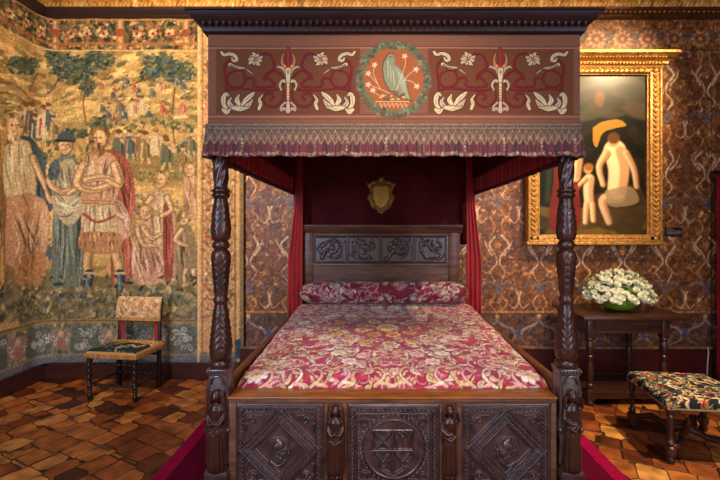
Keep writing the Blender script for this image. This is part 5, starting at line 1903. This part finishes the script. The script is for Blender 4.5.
# ------------------------------------------------------------------ seats
def turned_leg(h, r, twist=False):
    m = MB()
    prof = []
    n = 60
    for k in range(n + 1):
        t = k / n
        z = h * t
        if t < .08: q = .8 + t * 3
        elif t < .12: q = 1.25
        elif t < .30: q = .95
        elif t < .34: q = 1.35
        elif t < .84: q = .85
        else: q = 1.2
        prof.append((r * q, z))

    def fn(a, z):
        t = z / h
        if twist and .34 < t < .84:
            return 1 + .32 * sin(2 * a + z * 110)
        if twist and .12 < t < .3:
            return 1 + .25 * sin(z * 260)
        return 1
    m.lathe(prof, 0, 0, 20, fn)
    return m


def stool():
    e = empty('upholstered_stool', (2.325, 2.97, 0), radians(-7))
    tag(e, 'low walnut stool with a dark floral needlepoint seat beside the oak table', 'stool')
    hx, hy = .30, .29
    r, drop = .05, .075
    W, H = 2 * (hx + drop - r + r * .57), 2 * (hy + drop - r + r * .57)
    cv = Canvas(W, H, .004, (26, 28, 36))
    R = random.Random(33)
    cols = [(214, 192, 150), (196, 170, 128), (156, 64, 46), (190, 104, 78), (206, 184, 136), (70, 104, 96), (52, 84, 104), (160, 130, 70), (110, 112, 62), (208, 176, 120), (226, 206, 170)]
    for k in range(380):
        x, y = R.uniform(0, W), R.uniform(0, H); a = R.uniform(0, 6.28); L = R.uniform(.04, .085)
        c = R.choice(cols)
        P = [(x, y), (x + L * .5 * cos(a), y + L * .5 * sin(a)), (x + L * cos(a + .7), y + L * sin(a + .7))]
        cv.stroke(P, .006, .004, np.array(c) * .4, mid=R.uniform(.026, .036))
        cv.stroke(P, .003, .002, c, mid=R.uniform(.014, .024), z=.001)
    for k in range(60):
        x, y = R.uniform(0, W), R.uniform(0, H)
        cv.stroke(spiral(x, y, R.uniform(.018, .03), .005, R.uniform(0, 360), R.uniform(300, 640), 8), .008, .005, R.choice(cols), z=.001)
    for k in range(70):
        x, y = R.uniform(0, W), R.uniform(0, H)
        cv.ell(x, y, .013, .012, R.choice([(24, 26, 40), (180, 60, 44), (60, 84, 110)]))
        cv.ell(x, y, .006, .006, R.choice(cols))
    for q in (.008, W - .008):
        cv.stroke([(q, 0), (q, H)], .012, .012, (150, 130, 84), smooth=False)
    for q in (.008, H - .008):
        cv.stroke([(0, q), (W, q)], .012, .012, (150, 130, 84), smooth=False)
    cv.mottled(.1, 1)

    def mapf(U, V, Z):
        ox, dx = roll(U - W / 2, hx, drop, r)
        oy, dy = roll(V - H / 2, hy, drop, r)
        d = np.minimum(dx + dy, drop)
        # keep the corners square but rounded
        dome = .016 * (1 - (ox / hx) ** 2) * (1 - (oy / hy) ** 2)
        return ox, oy, .452 - d + dome + Z
    sheet('seat_cover', cv, mapf, M['emb'], e)
    m = MB(); m.box(-hx + .012, hx - .012, -hy + .012, hy - .012, .365, .435, .01)
    m.build('seat', M['black_wood'], e)
    lx, ly = hx - .035, hy - .035
    for a in (-1, 1):
        for b_ in (-1, 1):
            l = MB()
            l.lathe([(.018, 0), (.028, .012), (.030, .03), (.018, .045), (.032, .055), (.036, .08), (.036, .11), (.020, .125), (.028, .14), (.018, .155), (.014, .18), (.018, .28), (.020, .31), (.026, .32), (.020, .335), (.028, .345), (.028, .37)], 0, 0, 20)
            o = l.build('leg', M['polish'], e, smooth=True)
            o.location = (a * lx, b_ * ly, 0)
    # scrolled cross stretcher
    for b_ in (-1, 1):
        m = MB()
        m.tube([(-b_ * lx * .97, -ly * .97, .09), (-b_ * lx * .55, -ly * .75, .125), (-b_ * lx * .35, -ly * .3, .10), (0, 0, .13), (b_ * lx * .35, ly * .3, .10), (b_ * lx * .55, ly * .75, .125), (b_ * lx * .97, ly * .97, .09)], [.018, .026, .020, .026, .020, .026, .018], 12)
        m.build('stretcher', M['polish'], e, smooth=True)
    m = MB(); m.lathe([(.03, .14), (.035, .155), (.02, .165), (.024, .185), (.010, .205), (.004, .215)], 0, 0, 16)
    m.build('finial', M['polish'], e, smooth=True)


stool()


def chair():
    e = empty('side_chair', (-2.44, 3.92, 0), radians(-7))
    tag(e, 'low twist-turned side chair with tapestry seat and fringed backrest by the tapestry wall', 'chair')
    hx, hy = .258, .20
    tm = M['black_wood']
    for a in (-1, 1):
        l = turned_leg(.42, .019, True)
        o = l.build('leg', tm, e, smooth=True); o.location = (a * (hx - .025), -hy + .025, 0)
        l = MB()
        l.box(-.018, .018, -.018, .018, 0, .42, .003)
        l.tube([(0, 0, .42), (0, .012, .62), (0, .04, .90)], [.018, .017, .015], 8)
        o = l.build('leg', tm, e, smooth=True); o.location = (a * (hx - .035), hy - .02, 0)
    for (p, q) in (((-hx + .03, -hy + .025), (hx - .03, -hy + .025)), ((-hx + .03, hy - .02), (hx - .03, hy - .02)), ((-hx + .03, -hy + .03), (-hx + .03, hy - .03)), ((hx - .03, -hy + .03), (hx - .03, hy - .03))):
        for zz in (.14, .34):
            if zz == .34 and p[1] != q[1]: continue
            m = MB()
            n = 40
            m.tube([(p[0] + (q[0] - p[0]) * k / n, p[1] + (q[1] - p[1]) * k / n, zz) for k in range(n + 1)], [.010 + .004 * sin(k * 1.3) for k in range(n + 1)], 8)
            m.build('stretcher', tm, e, smooth=True)
    # seat
    r, drop = .03, .05
    W, H = 2 * (hx + drop - r + r * .57), 2 * (hy + drop - r + r * .57)
    cv = Canvas(W, H, .0045, (34, 46, 52))
    R = random.Random(3)
    cv.poly([(0, H * .62), (W, H * .55), (W, H), (0, H)], (198, 150, 96))
    cv.dabs(90, (0, W, H * .6, H), [(214, 170, 110), (180, 120, 80), (150, 130, 70)], .008, .02)
    cv.stroke([(.06, .30), (.16, .34), (.26, .28), (.2, .22)], .07, .03, (128, 132, 74)); cv.stroke([(.30, .10), (.38, .2), (.46, .16), (.5, .24)], .03, .02, (186, 172, 140))
    cv.stroke([(.08, .12), (.18, .18), (.12, .24)], .04, .02, (58, 110, 120)); cv.stroke([(.34, .30), (.44, .34), (.5, .30)], .04, .02, (210, 170, 110))
    cv.dabs(120, (.04, W - .04, .04, H - .04), [(60, 96, 100), (30, 36, 44), (196, 170, 120), (130, 140, 90), (24, 30, 36)], .004, .012)
    for q in (.012, W - .012):
        cv.stroke([(q, 0), (q, H)], .05, .05, (196, 146, 86), smooth=False)
    for q in (.012, H - .012):
        cv.stroke([(0, q), (W, q)], .05, .05, (196, 146, 86), smooth=False)
    cv.mottled(.1, 1)

    def mapf(U, V, Z):
        ox, dx = roll(U - W / 2, hx, drop, r)
        oy, dy = roll(V - H / 2, hy, drop, r)
        return ox, oy, .475 - np.minimum(dx + dy, drop) + .014 * (1 - (ox / hx) ** 2) * (1 - (oy / hy) ** 2)
    sheet('seat_cover', cv, mapf, M['emb'], e)
    m = MB(); m.box(-hx + .01, hx - .01, -hy + .01, hy - .01, .41, .46, .006)
    m.build('seat', tm, e)
    # seat fringe
    cv = Canvas(2 * (2 * hx + 2 * hy), .04, .004, (170, 124, 70))
    for k in range(int(cv.w / .007)):
        cv.stroke([(k * .007, 0), (k * .007, .036)], .004, .004, R.choice([(206, 160, 96), (130, 84, 46), (184, 130, 74)]), smooth=False)

    def fm(U, V, Z):
        P = np.array([(-hx, -hy), (hx, -hy), (hx, hy), (-hx, hy), (-hx, -hy)]) * 1.02
        Ls = np.array([0, 2 * hx, 2 * hx + 2 * hy, 4 * hx + 2 * hy, 4 * hx + 4 * hy])
        x = np.interp(U, Ls, P[:, 0]); y = np.interp(U, Ls, P[:, 1])
        k = 1 + .012 * np.sin(U * 700) * (1 - V / .04)
        return x * k, y * k, .40 + V + .004 * np.sin(U * 300) * (1 - V / .04)
    o = sheet('fringe', cv, fm, M['emb'], e)
    md = o.modifiers.new('thickness', 'SOLIDIFY'); md.thickness = .004
    # backrest: pale woven panel with fringe
    cv = Canvas(.47, .235, .004, (206, 172, 126))
    cv.dabs(260, (0, .47, 0, .235), [(222, 190, 146), (186, 140, 96), (214, 160, 120), (170, 130, 92), (232, 206, 164)], .005, .014)
    for k in range(6):
        cv.stroke(spiral(.06 + k * .07, .13 + .03 * (k % 2), .03, .006, k * 60, k * 60 + 400, 9), .008, .004, (156, 96, 70))
    cv.poly([(0, 0), (.47, 0), (.47, .035), (0, .035)], (196, 142, 80))
    for k in range(70):
        cv.stroke([(k * .007, 0), (k * .007, .034)], .003, .003, R.choice([(214, 166, 100), (140, 92, 50)]), smooth=False)
    cv.mottled(.1, 1)
    o = sheet('backrest', cv, lambda U, V, Z: (U - .235, .155 + V * .15 - .02 * np.sin(V / .235 * pi), .675 + V), M['emb'], e, back=(0, .035, 0))
    rv = mat('red_velvet', (140, 20, 22), .8, sheen=.4)
    for a in (-1, 1):
        m = MB(); m.box(a * .20 - .035, a * .20 + .035, .182, .196, .44, .70, .004)
        m.build('back_support', rv, e)


chair()

# ------------------------------------------------------------------ right edge: red door curtain, cord
o = hanging('door_curtain', [(3.585, 4.20), (4.30, 4.20)], .02, 2.19, .018, .12, mat('doorway_red_cloth', (136, 18, 24), .8, spec=.2, col2=(104, 12, 18), nscale=4), None)
tag(o, 'dark red floor-length curtain at the doorway past the caption plate', 'curtain')
m = MB(); m.tube([(3.55, 4.20, 2.21), (4.55, 4.20, 2.21)], .014, 10); m.ball((3.54, 4.2, 2.21), .018)
m.tube([(3.64, 4.20, 2.21), (3.64, YB, 2.21)], .009, 8)
o = m.build('curtain_rod', M['black_wood'], smooth=True)
tag(o, 'slim dark rod carrying the dark red doorway curtain', 'rod')
m = MB()
m.tube([(3.55, YB - .05, .35), (3.555, YB - .055, .30), (3.55, YB - .05, .18), (3.545, YB - .05, .06), (3.56, YB - .08, .012), (3.48, YB - .12, .010)], .006, 8)
o = m.build('power_cord', mat('white_plastic', (214, 196, 186), .5), smooth=True)
tag(o, 'thin white cord running down the dark red dado beside the doorway curtain', 'cord')
